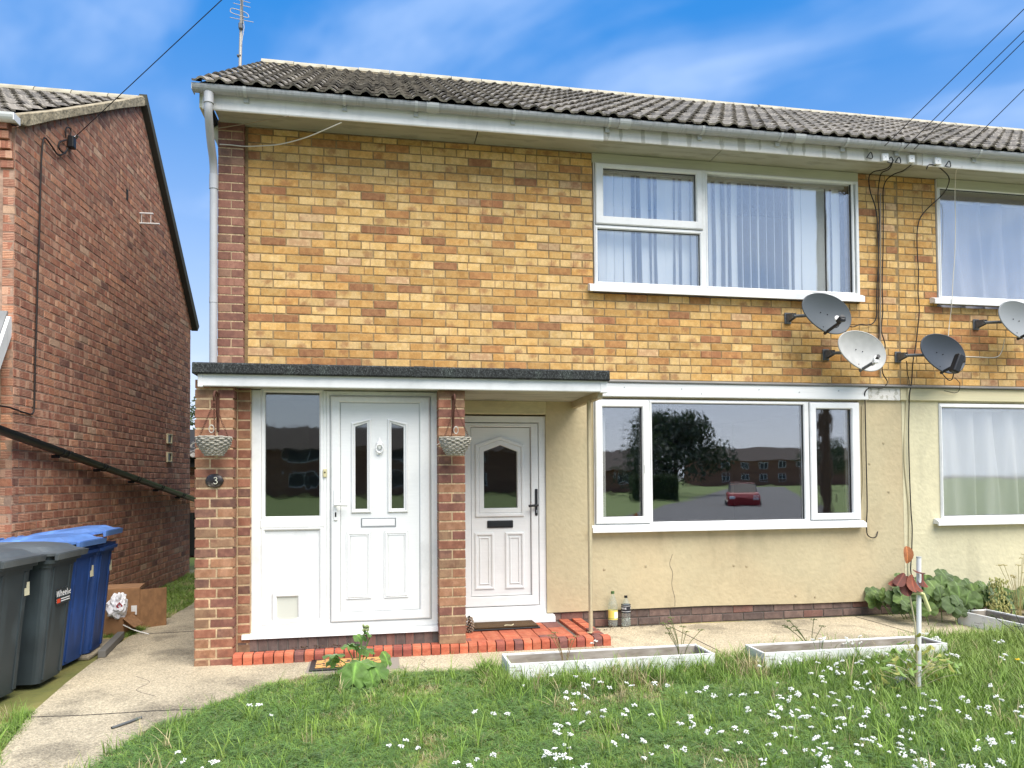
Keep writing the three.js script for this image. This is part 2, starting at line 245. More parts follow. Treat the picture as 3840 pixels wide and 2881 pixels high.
// stretcher bond between x0 and x1; shift(row) = offset of the first joint; holes = [[x0,x1,y0,y1]...]; clip(y) = [lo, hi]
function courses(x0, x1, y0, y1, { shift = (r) => (r % 2 ? 0.5 : 0), holes = [], clip = null, min = 0.03, jt = JT } = {}) {
  const out = [];
  for (let r = 0, y = y0; y < y1 - 0.02; r++, y += CHH) {
    const h = Math.min(CHH, y1 - y) - jt, ym = y + jt / 2 + h / 2; if (h < 0.02) continue;
    let lo = x0, hi = x1; if (clip) { const c = clip(ym); lo = Math.max(lo, c[0]); hi = Math.min(hi, c[1]); }
    for (let a = x0 - BL + BL * shift(r); a < hi; a += BL) {
      let parts = [[Math.max(a, lo), Math.min(a + BL, hi)]];
      for (const [p, q, s, t] of holes) if (ym > s && ym < t) parts = parts.flatMap(([m, n]) => n <= p || m >= q ? [[m, n]] : [[m, Math.min(n, p)], [Math.max(m, q), n]]);
      for (const [m, n] of parts) if (n - m > min) out.push({ x: (m + n) / 2, y: ym, w: n - m - jt, h });
    }
  }
  return out;
}

// ------------------------------------------------------------------ roof tiles
function tileGeo(v) {
  const rg = rng(900 + v), prof = [], ts = [0, 0.2, 0.3, 0.4, 0.5, 0.6, 0.7, 0.8];
  for (let k = 0; k < 2; k++) for (const t of ts) prof.push([(k + t) * 0.15, t < 0.2 || t > 0.8 ? 0 : 0.027 * Math.pow(Math.cos((t - 0.5) / 0.6 * Math.PI), 1.0) * (t === 0.2 || t === 0.8 ? 0 : 1)]);
  prof.push([0.3, 0]);
  const L = 0.415, p = [], idx = [], n = prof.length, droop = () => (rg() - 0.5) * 0.005;
  for (const [x, y] of prof) p.push(x, y + 0.034 + droop(), droop());              // lower (front) edge, lifted on the course below
  for (const [x, y] of prof) p.push(x, y + 0.002, -L);
  for (let i = 0; i < n - 1; i++) idx.push(i, i + 1, n + i + 1, i, n + i + 1, n + i);
  const top = new THREE.BufferGeometry(); top.setAttribute('position', new THREE.BufferAttribute(new Float32Array(p), 3)); top.setIndex(idx); top.computeVertexNormals(); top.setAttribute('uv', new THREE.BufferAttribute(new Float32Array(n * 4), 2));
  const q = []; const th = 0.017;
  for (let i = 0; i < n - 1; i++) { const a = [p[i * 3], p[i * 3 + 1], p[i * 3 + 2]], b = [p[i * 3 + 3], p[i * 3 + 4], p[i * 3 + 5]]; q.push([[a[0], a[1] - th, a[2]], [b[0], b[1] - th, b[2]], b, a]); }
  q.push([[0, 0.017, 0], [0, 0.034, 0], [0, 0.002, -L], [0, -0.015, -L]]);
  const g = join([top, quads(q)], false), uv = g.attributes.uv, ps = g.attributes.position, ou = rg() * 3, ov = rg() * 3;
  for (let i = 0; i < ps.count; i++) uv.setXY(i, ps.getX(i) + ou, ps.getZ(i) + ps.getY(i) * 1.5 + ov);
  return g;
}
const TILE = Array.from({ length: 10 }, (_, v) => tileGeo(v));
function tileRoof(parent, x0, cols, rows, [ez, ey], [rz, ry], seed) {
  const th = Math.atan2(ry - ey, ez - rz), len = Math.hypot(ry - ey, ez - rz), gauge = len / rows, rg = rng(seed);
  for (let r = 0; r < rows; r++) for (let c = 0; c < cols; c++) {
    const m = new THREE.Mesh(TILE[Math.floor(rg() * 10)], M.tiles[Math.floor(rg() * 4)]), s = r * gauge;
    m.name = 'roof_tile'; m.castShadow = m.receiveShadow = true;
    m.position.set(x0 + c * 0.3, ey + s * Math.sin(th) + 0.004 + (rg() - 0.5) * 0.006, ez - s * Math.cos(th) + (rg() - 0.5) * 0.006);
    m.rotation.set(th, (rg() - 0.5) * 0.012, (rg() - 0.5) * 0.008); parent.add(m);
  }
}
function halfRound(x0, x1, y, z, r, seg = 10) {     // open gutter channel along x with wall thickness
  const pr = []; for (let i = 0; i <= seg; i++) { const a = Math.PI + i / seg * Math.PI; pr.push([z + r * Math.cos(a), y + r * Math.sin(a)]); }
  for (let i = seg; i >= 0; i--) { const a = Math.PI + i / seg * Math.PI; pr.push([z + (r - 0.005) * Math.cos(a), y + (r - 0.005) * Math.sin(a)]); }
  return prism(pr, x0, x1);
}
function bracketArc(x, y, z, r, w = 0.022) { return halfRound(x - w / 2, x + w / 2, y, z, r + 0.006, 10); }

// ------------------------------------------------------------------ the yellow brick house (left dwelling)
const XP = 6.668;                                                  // where the two dwellings meet
const house = thing('terraced_house', 'yellow brick maisonette with tan rendered ground floor and dark tiled roof, behind the flat porch', 'house');
const mortarWall = struct('front_wall', [ext([[-0.02, 2.30], [XP, 2.30], [XP, 4.62], [6.20, 4.62], [6.20, 3.19], [3.27, 3.19], [3.27, 4.62], [-0.02, 4.62]], [], -0.25, -0.004), bx(3.27, 6.2, 4.605, 4.62, -0.25, -0.01)], M.mortarYellow, house);
{
  const list = courses(0.004, XP, 2.343, 4.60, { holes: [[3.272, 6.198, 3.2, 4.7]] });
  layBricks(list, mortarWall, M.brickYellow, { most: 176, rank: (b) => -b.x + 0.001 * b.w, seed: 1, d: 0.05 });
}
// dark brick corner pier
const pier = obj('corner_pier', bx(-0.238, -0.024, 2.30, 4.63, -0.2, 0.0545), M.mortarRed, house);
{
  const l = [];
  for (let r = 0, y = 2.335; y < 4.6; r++, y += CHH) { if (r % 2) l.push({ x: -0.184, y: y + 0.034, w: 0.112, h: CHH - JT }, { x: -0.070, y: y + 0.034, w: 0.104, h: CHH - JT }); else l.push({ x: -0.128, y: y + 0.034, w: 0.222, h: CHH - JT }); }
  layBricks(l, pier, M.brickDark, { seed: 2, z: 0.058, d: 0.25 });
}
// ground floor render with door and window openings
const render = obj('rendered_wall', ext([[1.4, 0.075], [1.93, 0.075], [1.93, 2.0], [2.772, 2.0], [2.772, 0.068], [4.4, 0.074], [5.5, 0.055], [6.672, 0.05], [6.672, 2.335], [1.4, 2.335]], [rect(3.255, 6.155, 0.84, 2.16).reverse()], -0.25, 0, 0), M.render, house);
obj('crack', tube([[4.06, 0.6, 0.001], [4.03, 0.5, 0.001], [4.06, 0.42, 0.001], [4.05, 0.3, 0.001], [4.08, 0.16, 0.001], [4.08, 0.08, 0.001]], 0.0022, 4, 3), M.mortarDark, render);
for (const [x, y] of [[3.78, 0.49], [4.72, 0.47], [4.86, 0.46], [5.62, 0.12], [5.4, 0.14], [6.45, 1.72], [6.28, 1.5], [6.5, 1.2], [3.35, 0.47]]) { const g = new THREE.SphereGeometry(0.014, 8, 6); g.scale(1, 1, 0.35); g.translate(x, y, 0.002); obj('plug', g, M.render, render); }
// brick plinth under the render
const plinth = obj('plinth', bx(1.3, XP, -0.35, 0.1, -0.25, -0.03), M.mortarDark, house);
layBricks(courses(2.8, XP, -0.095, 0.07, {}), plinth, M.brickPlinth, { seed: 3, z: -0.022, d: 0.06 });
// band over the ground floor window
obj('flashing', prism([[0, 2.31], [0.062, 2.308], [0.07, 2.318], [0, 2.345]], 3.12, XP), M.lead, house);
const band = obj('fascia_band', rbx(3.1, 6.25, 2.172, 2.309, 0.0, 0.05, 0.008), M.upvc, house);
for (const [x, y] of [[3.36, 2.245], [3.56, 2.262], [4.16, 2.255], [4.37, 2.21], [5.0, 2.26], [5.45, 2.24], [5.9, 2.262]]) { const g = new THREE.CylinderGeometry(0.008, 0.008, 0.006, 8); g.rotateX(Math.PI / 2); g.translate(x, y, 0.05); obj('fixing', g, M.upvcGrey, band); }
obj('old_fascia_band', rbx(6.262, 6.64, 2.172, 2.306, 0.0, 0.03, 0.004), M.paintFlaky, house);

function win(name, parent, { out, z = 0.02, fr = 0.055, lights, mull = [], sill }) {
  const [x0, x1, y0, y1] = out, w = group('window', parent);
  const parts = [frame([x0, x1, y0, y1], [x0 + fr * 0.6, x1 - fr * 0.6, y0 + fr * 0.4, y1 - fr * 0.6], z - 0.07, z)];
  for (const m of mull) parts.push(rbx(m[0], m[1], m[2], m[3], z - 0.07, z + 0.001, 0.005));
  obj('frame', parts, M.upvc, w);
  for (const l of lights) {
    const g = l.g;
    if (l.sash) { obj('sash', [frame(l.sash, g, z - 0.03, z + 0.022, 0.009)], M.upvc, w); const e = 0.004, s = l.sash; obj('gasket', [frame([s[0] - e, s[1] + e, s[2] - e, s[3] + e], [s[0] + 0.004, s[1] - 0.004, s[2] + 0.004, s[3] - 0.004], z - 0.02, z + 0.003, 0)], M.black, w); }
    else obj('bead', [frame([g[0] - 0.024, g[1] + 0.024, g[2] - 0.024, g[3] + 0.024], g, z - 0.03, z + 0.008, 0.008)], M.upvc, w);
    obj('gasket', [frame([g[0] - 0.003, g[1] + 0.003, g[2] - 0.003, g[3] + 0.003], [g[0] + 0.003, g[1] - 0.003, g[2] + 0.003, g[3] - 0.003], z - 0.03, z - 0.012, 0)], M.black, w);
    obj('pane', bx(g[0] - 0.004, g[1] + 0.004, g[2] - 0.004, g[3] + 0.004, z - 0.026, z - 0.0255), M.glass, w); obj('pane', bx(g[0] - 0.004, g[1] + 0.004, g[2] - 0.004, g[3] + 0.004, z - 0.044, z - 0.0435), M.glass, w);
  }
  if (sill) obj('sill', [prism([[-0.06, sill[3]], [0.03, sill[3]], [0.078, sill[3] - 0.022], [0.084, sill[3] - 0.026], [0.084, sill[2]], [0.07, sill[2]], [0.066, sill[2] + 0.015], [-0.06, sill[2] + 0.02]], sill[0], sill[1])], M.upvc, w);
  return w;
}
win('upper', house, { out: [3.276, 6.196, 3.283, 4.505], lights: [{ sash: [3.288, 4.418, 3.885, 4.496], g: [3.368, 4.352, 3.965, 4.452] }, { g: [3.308, 4.39, 3.312, 3.842] }, { g: [4.478, 6.112, 3.312, 4.476] }], mull: [[4.392, 4.462, 3.29, 4.5], [3.285, 4.4, 3.845, 3.882]], sill: [3.21, 6.205, 3.202, 3.287] });
obj('head_board', rbx(3.262, 6.2, 4.503, 4.602, -0.08, 0.012, 0.004), M.timberGreen, house);
win('lower', house, { out: [3.252, 6.156, 0.9, 2.148], lights: [{ sash: [3.262, 3.818, 0.918, 2.138], g: [3.336, 3.748, 0.985, 2.07] }, { g: [3.852, 5.51, 0.928, 2.114] }, { sash: [5.574, 6.146, 0.918, 2.138], g: [5.646, 6.056, 0.985, 2.074] }], mull: [[3.812, 3.85, 0.91, 2.14], [5.512, 5.572, 0.91, 2.14]], sill: [3.215, 6.178, 0.836, 0.904] });
obj('window_handle', [rbx(3.76, 3.775, 1.42, 1.5, 0.03, 0.05, 0.004)], M.upvc, house);

// second door (recessed slightly in the render)
{
  const d = group('door', house), z = -0.03;
  obj('frame', [ext([[1.88, 0.05], [2.775, 0.05], [2.775, 1.975], [1.88, 1.975]], [rect(1.965, 2.703, 0.14, 1.912).reverse()], z - 0.08, z + 0.01, 0.006)], M.doorWhite, d);
  obj('door_gap', bx(1.95, 2.72, 0.12, 1.93, z - 0.09, z - 0.06), M.black, d);
  obj('door_sash', [ext(rect(1.972, 2.696, 0.147, 1.905), [rect(2.040, 2.626, 0.24, 1.868).reverse()], z - 0.06, z + 0.014, 0.006)], M.doorWhite, d);
  const arch = [[2.166, 1.086], [2.492, 1.086], [2.492, 1.632], [2.33, 1.694], [2.166, 1.632]], big = [[2.083, 1.003], [2.557, 1.003], [2.557, 1.697], [2.322, 1.78], [2.083, 1.697]], mid = [[2.118, 1.038], [2.530, 1.038], [2.530, 1.672], [2.326, 1.744], [2.118, 1.672]];
  const slab = obj('slab', [ext(rect(2.046, 2.62, 0.246, 1.862), [arch.slice().reverse()], z - 0.055, z - 0.008, 0)], M.doorWhite, d);
  obj('moulding', [ext(big, [mid.slice().reverse()], z - 0.01, z + 0.012, 0.006), ext(mid, [arch.slice().reverse()], z - 0.01, z + 0.006, 0.006)], M.doorWhite, d);
  for (const [a, b] of [[2.075, 2.262], [2.37, 2.557]]) obj('panel', [frame([a, b, 0.31, 0.852], [a + 0.026, b - 0.026, 0.336, 0.826], z - 0.01, z + 0.008, 0.007), frame([a + 0.045, b - 0.045, 0.356, 0.806], [a + 0.057, b - 0.057, 0.368, 0.794], z - 0.01, z + 0.002, 0.005)], M.doorWhite, d);
  obj('pane', ext(arch.map(([x, y]) => [x, y]), [], z - 0.03, z - 0.0295), M.glassDoor, d);
  obj('letter_plate', [rbx(2.196, 2.448, 0.896, 0.967, z - 0.01, z + 0.006, 0.006), rbx(2.21, 2.434, 0.908, 0.955, z, z + 0.010, 0.003)], M.black, d);
  obj('handle', [rbx(2.662, 2.69, 1.008, 1.268, z + 0.01, z + 0.024, 0.01), bar([2.676, 1.11, z + 0.02], [2.676, 1.11, z + 0.07], 0.012), tube([[2.68, 1.11, z + 0.068], [2.64, 1.108, z + 0.072], [2.59, 1.104, z + 0.068]], 0.012, 8)], M.black, d);
  obj('keyhole', rbx(2.670, 2.683, 1.035, 1.062, z + 0.02, z + 0.03, 0.004), M.steel, d);
  obj('threshold', [prism([[-0.1, 0.06], [0.06, 0.06], [0.105, 0.045], [0.11, 0.0], [-0.1, 0.0]], 1.88, 2.83)], M.doorWhite, d);
  obj('lintel', rbx(1.88, 2.775, 1.99, 2.122, -0.1, 0.012, 0.012), M.cream, d);
}
// soffit, fascia, gutter, roof
{
  const xs = [-0.23, 2.09, 4.515, XP];
  const so = obj('soffit', bx(-0.23, XP, 4.625, 4.64, -0.02, 0.385), M.darkUnder, house);
  for (let i = 0; i < 3; i++) obj('soffit_board', rbx(xs[i] + 0.004, xs[i + 1] - 0.004, 4.604, 4.616, 0.0, 0.388, 0.003), M.soffit, so);
  obj('fascia_board', [prism([[0.39, 4.547], [0.404, 4.547], [0.41, 4.556], [0.41, 4.735], [0.39, 4.735]], -0.30, 3.262)], M.paintWhite, house);
  obj('fascia_board', [prism([[0.39, 4.556], [0.398, 4.556], [0.402, 4.563], [0.402, 4.735], [0.39, 4.735]], 3.264, XP)], M.paintFlaky, house);
  obj('soffit_trim', prism([[0.378, 4.598], [0.398, 4.598], [0.398, 4.607], [0.378, 4.607]], 1.0, 6.2), M.cream, house);
  obj('box_end', [bx(-0.325, -0.3, 4.56, 4.76, -0.3, 0.40), ext([[-0.3, 4.55], [-0.24, 4.36], [-0.23, 4.36], [-0.23, 4.6]], [], -0.1, 0.02)], M.timberGreen, house);
  const gy = 4.712, gz = 0.468;
  const gut = obj('gutter', [halfRound(-0.36, XP, gy, gz, 0.056), bx(-0.363, -0.357, gy - 0.054, gy, gz - 0.054, gz + 0.054)], M.gutter, house);
  for (const x of [0.06, 0.886, 1.51, 2.392, 3.294, 4.221, 5.036, 5.747, 6.353]) obj('gutter_bracket', [bracketArc(x, gy, gz, 0.056, 0.026), bx(x - 0.02, x + 0.02, gy - 0.09, gy - 0.045, 0.41, 0.43)], M.upvcGrey, gut);
  for (const x of [1.654, 3.445, 5.234]) obj('gutter_joint', bracketArc(x, gy, gz, 0.0565, 0.11), M.upvcGrey, gut);
  const EZ = 0.532, EY = 4.700, RZ = -3.1, RY = 6.83;
  const deck = obj('roof', [prism([[0.43, 4.752], [RZ, RY - 0.04], [RZ, RY - 0.14], [0.42, 4.73]], -0.345, XP), prism([[RZ, RY - 0.02], [-6.8, 4.7], [-6.8, 4.6], [RZ, RY - 0.14]], -0.3, XP)], M.darkUnder, house);
  tileRoof(deck, -0.355, 23, 12, [EZ, EY], [RZ, RY], 5);
  const ridge = group('ridge', house);
  for (let i = 0, x = -0.32; x < XP - 0.1; i++, x += 0.413) {
    const n = 9, pr = []; for (let k = 0; k <= n; k++) { const a = Math.PI * (0.06 + 0.88 * k / n); pr.push([RZ - 0.135 * Math.cos(a), RY - 0.05 + 0.115 * Math.sin(a)]); } for (let k = n; k >= 0; k--) { const a = Math.PI * (0.06 + 0.88 * k / n); pr.push([RZ - 0.115 * Math.cos(a), RY - 0.05 + 0.095 * Math.sin(a)]); }
    const o = obj('ridge_tile', prism(pr, x + 0.006, Math.min(x + 0.411, XP)), M.ridge, ridge); o.position.y = (rnd() - 0.5) * 0.008;
  }
  obj('ridge_bedding', prism([[RZ + 0.125, RY - 0.09], [RZ + 0.15, RY - 0.075], [RZ + 0.12, RY - 0.02], [RZ, RY], [RZ - 0.12, RY - 0.05]], -0.3, XP), M.cement, ridge);
}
// downpipe with swan neck
obj('downpipe', [tube([[-0.235, 4.66, 0.468], [-0.235, 4.58, 0.468], [-0.24, 4.5, 0.45], [-0.255, 4.34, 0.30], [-0.262, 4.2, 0.15], [-0.265, 4.1, 0.11], [-0.265, 3.9, 0.105]], 0.034, 12, 6), bar([-0.265, 4.0, 0.105], [-0.265, 2.25, 0.105], 0.034, 12), bar([-0.265, 4.1, 0.106], [-0.265, 3.97, 0.106], 0.039, 12), bar([-0.235, 4.66, 0.468], [-0.235, 4.57, 0.468], 0.041, 12), bar([-0.265, 3.0, 0.105], [-0.265, 2.95, 0.105], 0.037, 12)], M.pipe, house);
// inside shell: floors, walls, ceiling (seen dimly through the glass)
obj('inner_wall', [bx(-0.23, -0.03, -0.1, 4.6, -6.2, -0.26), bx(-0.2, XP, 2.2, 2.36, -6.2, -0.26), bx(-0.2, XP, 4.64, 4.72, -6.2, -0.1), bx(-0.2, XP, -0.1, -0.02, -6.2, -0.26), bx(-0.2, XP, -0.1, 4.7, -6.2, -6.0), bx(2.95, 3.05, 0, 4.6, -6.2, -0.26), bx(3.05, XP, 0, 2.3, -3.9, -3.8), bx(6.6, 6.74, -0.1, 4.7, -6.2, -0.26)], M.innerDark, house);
obj('bedroom_wall', bx(3.05, 6.6, 2.36, 4.63, -1.6, -1.5), M.inner, house);

// ------------------------------------------------------------------ the neighbouring dwelling on the right
const nb = thing('terraced_house', 'right hand dwelling with cream painted render and curtained windows, at the picture edge', 'house');
const XE = 12.6;
const nWall = obj('front_wall', ext([[XP + 0.001, 2.30], [XE, 2.30], [XE, 4.62], [10.2, 4.62], [10.2, 3.2], [7.14, 3.2], [7.14, 4.62], [XP + 0.001, 4.62]], [], -0.25, -0.004), M.mortarYellow, nb);
{
  const list = courses(XP + 0.006, 10.6, 2.343, 4.60, { shift: (r) => (r % 2 ? 0.86 : 0.36), holes: [[7.142, 10.2, 3.2, 4.7]] });
  layBricks(list, nWall, M.brickYellow, { most: 150, rank: (b) => -b.x, seed: 11, d: 0.05 });
}
const nRender = obj('rendered_wall', ext([[6.674, 0.05], [XE, 0.04], [XE, 2.335], [6.674, 2.335]], [rect(7.12, 10.0, 0.84, 2.16).reverse()], -0.25, 0.002, 0), M.renderCream, nb);
const nPl = obj('plinth', bx(XP, XE, -0.35, 0.09, -0.25, -0.03), M.mortarDark, nb);
layBricks(courses(XP + 0.01, 10.5, -0.095, 0.06, {}), nPl, M.brickPlinth, { seed: 13, z: -0.022, d: 0.06 });
obj('flashing', prism([[0, 2.31], [0.062, 2.308], [0.07, 2.318], [0, 2.345]], XP + 0.002, XE), M.lead, nb);
obj('fascia_band', rbx(6.643, XE, 2.174, 2.306, 0.003, 0.034, 0.006), M.cream, nb);
win('upper', nb, { out: [7.146, 10.1, 3.29, 4.60], lights: [{ g: [7.182, 9.2, 3.316, 4.495] }], sill: [7.045, 10.2, 3.218, 3.294] });
win('lower', nb, { out: [7.118, 9.95, 0.9, 2.148], lights: [{ g: [7.148, 9.3, 0.932, 2.104] }], sill: [7.03, 10.0, 0.836, 0.904] });
obj('head_board', rbx(7.15, 10.2, 4.502, 4.602, -0.08, 0.03, 0.004), M.timberGreen, nb);
{
  obj('soffit_board', rbx(XP + 0.004, XE, 4.604, 4.616, 0.0, 0.388, 0.003), M.soffit, nb);
  obj('fascia_board', [prism([[0.39, 4.552], [0.402, 4.552], [0.406, 4.56], [0.406, 4.735], [0.39, 4.735]], XP + 0.002, XE)], M.paintWhite, nb);
  const gy = 4.712, gz = 0.468, gut = obj('gutter', halfRound(XP + 0.001, XE, gy, gz, 0.056), M.gutter, nb);
  for (const x of [7.259, 8.2, 9.1]) obj('gutter_bracket', [bracketArc(x, gy, gz, 0.056, 0.026), bx(x - 0.02, x + 0.02, gy - 0.09, gy - 0.045, 0.41, 0.43)], M.upvcGrey, gut);
  const EZ = 0.532, EY = 4.700, RZ = -3.1, RY = 6.83;
  const deck = obj('roof', [prism([[0.43, 4.752], [RZ, RY - 0.04], [RZ, RY - 0.14], [0.42, 4.73]], XP + 0.001, XE), prism([[RZ, RY - 0.02], [-6.8, 4.7], [-6.8, 4.6], [RZ, RY - 0.14]], XP + 0.001, XE)], M.darkUnder, nb);
  tileRoof(deck, -0.355 + 6.9, 20, 12, [EZ, EY], [RZ, RY], 15);
  const ridge = group('ridge', nb);
  for (let i = 0, x = XP + 0.03; x < XE; i++, x += 0.413) {
    const n = 9, pr = []; for (let k = 0; k <= n; k++) { const a = Math.PI * (0.06 + 0.88 * k / n); pr.push([RZ - 0.135 * Math.cos(a), RY - 0.05 + 0.115 * Math.sin(a)]); } for (let k = n; k >= 0; k--) { const a = Math.PI * (0.06 + 0.88 * k / n); pr.push([RZ - 0.115 * Math.cos(a), RY - 0.05 + 0.095 * Math.sin(a)]); }
    const o = obj('ridge_tile', prism(pr, x + 0.006, x + 0.411), M.ridge, ridge); o.position.y = (rnd() - 0.5) * 0.008;
  }
  obj('ridge_bedding', prism([[RZ + 0.125, RY - 0.09], [RZ + 0.15, RY - 0.075], [RZ + 0.12, RY - 0.02], [RZ, RY], [RZ - 0.12, RY - 0.05]], XP, XE), M.cement, ridge);
}
obj('inner_wall', [bx(6.745, XE, 2.2, 2.36, -6.2, -0.26), bx(6.745, XE, 4.64, 4.72, -6.2, -0.1), bx(6.745, XE, -0.1, -0.02, -6.2, -0.26), bx(6.745, XE, -0.1, 4.7, -6.2, -6.0), bx(6.745, XE, 0, 4.6, -3.9, -3.8), bx(XE - 0.2, XE, -0.1, 4.7, -6.0, -0.26)], M.inner, nb);

// ------------------------------------------------------------------ porch
const porch = thing('porch', 'flat felt roofed brick porch with white plastic front and red brick step', 'porch');
{
  const pr = obj('flat_roof', [prism([[0, 2.2], [0.985, 2.2], [0.993, 2.21], [0.99, 2.275], [0.975, 2.289], [0.9, 2.292], [0, 2.292]], -0.243, 3.118)], M.felt, porch);
  for (const x of [0.62, 1.46, 2.25]) obj('felt_lap', prism([[0.5, 2.288], [0.976, 2.2925], [0.993, 2.277], [0.996, 2.21], [0.99, 2.2], [0.5, 2.25]], x, x + 0.09), M.felt, pr);
  const f = obj('fascia_board', [prism([[0.925, 2.106], [0.945, 2.106], [0.951, 2.112], [0.951, 2.2], [0.925, 2.2]], -0.205, 3.105), bx(3.085, 3.107, 2.106, 2.2, 0.0, 0.925), bx(-0.207, -0.185, 2.106, 2.2, 0, 0.925)], M.upvc, porch);
  obj('fascia_trim', [rbx(3.045, 3.110, 2.100, 2.199, 0.90, 0.954, 0.004), rbx(-0.21, -0.172, 2.1, 2.199, 0.90, 0.954, 0.004)], M.upvc, f);
  obj('ceiling', bx(0.0, 3.085, 2.118, 2.13, 0.0, 0.925), M.soffit, porch);
  obj('joist', bx(3.035, 3.08, 2.055, 2.118, 0.0, 0.9), M.render, porch);
  obj('wall_plate', bx(1.9, 3.035, 2.125, 2.2, 0.0, 0.04), M.cream, porch);
  const pL = obj('pillar', [bx(-0.236, 0.037, -0.3, 2.11, 0.62, 0.8745), bx(0.03, 0.15, -0.3, 2.11, 0.5, 0.7405), bx(-0.236, -0.02, -0.3, 2.11, 0.0, 0.64)], M.mortarRed, porch);
  const l = [], l2 = [];
  for (let r = 0, y = -0.10; y < 2.1; r++, y += CHH) {
    const h = CHH - JT - 0.003, ym = y + 0.034, a = r % 2 ? 0.158 : 0.106, x0 = -0.245, x1 = 0.047;
    l.push({ x: x0 + a / 2, y: ym, w: a, h, z: 0.878 }, { x: (x0 + a + 0.012 + x1) / 2, y: ym, w: x1 - x0 - a - 0.012, h, z: 0.878 });
    l2.push({ x: 0.102, y: ym, w: 0.094, h, z: 0.744 });
  }
  layBricks(l, pL, M.brickRed, { seed: 21, d: 0.128, tilt: 0.008 }); layBricks(l2, pL, M.brickRed, { seed: 22, d: 0.1, tilt: 0.008 });
  const pM = obj('pillar', bx(1.668, 1.878, 0.0, 2.11, 0.5, 0.8745), M.mortarRed, porch);
  const m = [];
  for (let r = 0, y = 0.0; y < 2.1; r++, y += CHH) { const h = CHH - JT - 0.001, ym = y + 0.034; if (r % 2) m.push({ x: 1.716, y: ym, w: 0.105, h }, { x: 1.831, y: ym, w: 0.106, h }); else m.push({ x: 1.774, y: ym, w: 0.222, h }); }
  layBricks(m, pM, M.brickRed, { seed: 23, z: 0.878, d: 0.2 });
  obj('inner_wall', [bx(1.68, 1.86, -0.1, 2.11, 0.0, 0.5), bx(-0.1, 1.68, -0.1, -0.02, 0.0, 0.66), bx(-0.02, 1.68, 0, 2.1, 0.002, 0.01)], M.innerPale, porch);
  // white side light and door set
  const z = 0.70, s = group('door_set', porch);
  obj('frame', [frame([0.148, 0.746, 0.128, 2.112], [0.224, 0.722, 0.19, 2.098], z - 0.07, z, 0.006), frame([0.747, 1.668, 0.128, 2.112], [0.775, 1.612, 0.185, 2.075], z - 0.07, z, 0.006)], M.upvc, s);
  obj('mid_rail', [rbx(0.22, 0.725, 0.975, 1.045, z - 0.06, z + 0.006, 0.008)], M.upvc, s);
  obj('bead', [frame([0.222, 0.724, 1.03, 2.128], [0.258, 0.69, 1.07, 2.093], z - 0.05, z + 0.004, 0.012), frame([0.222, 0.724, 0.18, 0.986], [0.256, 0.69, 0.216, 0.955], z - 0.05, z + 0.004, 0.010)], M.upvc, s);
  for (const q of [0.03, 0.048]) obj('pane', bx(0.254, 0.694, 1.066, 2.098, z - q, z - q + 0.0005), M.glassDoor, s);
  obj('lower_panel', bx(0.25, 0.7, 0.21, 0.96, z - 0.04, z - 0.018), M.doorWhite, s);
  const cf = obj('cat_flap', [ext(rect(0.318, 0.548, 0.198, 0.446), [[[0.352, 0.245], [0.372, 0.222], [0.498, 0.222], [0.518, 0.245], [0.518, 0.412], [0.352, 0.412]].reverse()], z - 0.02, z + 0.008, 0.008)], M.upvc, s);
  const sill = obj('sill', [prism([[z - 0.1, 0.128], [z + 0.035, 0.128], [z + 0.06, 0.118], [z + 0.066, 0.088], [z - 0.1, 0.088]], 0.088, 1.662)], M.upvc, s);
  void sill; obj('flap', bx(0.345, 0.526, 0.21, 0.42, z - 0.014, z - 0.010), std({ color: 0xcdcec2, roughness: 0.3 }), s); void cf;
  const d = group('front_door', porch);
  obj('door_sash', [ext(rect(0.784, 1.602, 0.192, 2.066), [rect(0.858, 1.517, 0.264, 2.016).reverse()], z - 0.05, z + 0.018, 0.009)], M.upvc, d);
  obj('gasket', [frame([0.852, 1.523, 0.258, 2.022], [0.862, 1.513, 0.268, 2.012], z - 0.03, z + 0.004, 0), frame([0.777, 1.610, 0.184, 2.073], [0.790, 1.598, 0.198, 2.060], z - 0.03, z + 0.002, 0)], M.upvcGrey, d);
  const gl = [[[0.981, 1.122], [1.078, 1.122], [1.078, 1.845], [0.981, 1.812]], [[1.280, 1.122], [1.382, 1.122], [1.382, 1.812], [1.280, 1.845]]];
  const grow = (p, k) => { const cx = (p[0][0] + p[1][0]) / 2; return p.map(([x, y], i) => [x + Math.sign(x - cx) * k, i < 2 ? y - k : y + k]); };
  obj('slab', [ext(rect(0.864, 1.511, 0.270, 2.010), gl.map((g) => g.slice().reverse()), z - 0.04, z + 0.002, 0)], M.doorWhite, d);
  gl.forEach((g) => { obj('moulding', [ext(grow(g, 0.034), [grow(g, 0.012).reverse()], z, z + 0.018, 0.009), ext(grow(g, 0.013), [g.slice().reverse()], z, z + 0.008, 0.004)], M.doorWhite, d); obj('pane', ext(g, [], z - 0.02, z - 0.0195), M.glassDoor, d); });
  for (const [a, b] of [[0.908, 1.112], [1.218, 1.417]]) obj('panel', [frame([a, b, 0.378, 0.934], [a + 0.032, b - 0.032, 0.41, 0.902], z, z + 0.014, 0.012), rbx(a + 0.034, b - 0.034, 0.412, 0.9, z - 0.01, z + 0.007, 0.008)], M.doorWhite, d);
  obj('letter_plate', [frame([1.026, 1.316, 0.968, 1.046], [1.034, 1.308, 0.976, 1.038], z, z + 0.007, 0.003)], M.steel, d);
  obj('letter_flap', rbx(1.036, 1.306, 0.978, 1.036, z, z + 0.008, 0.004), M.doorWhite, d);
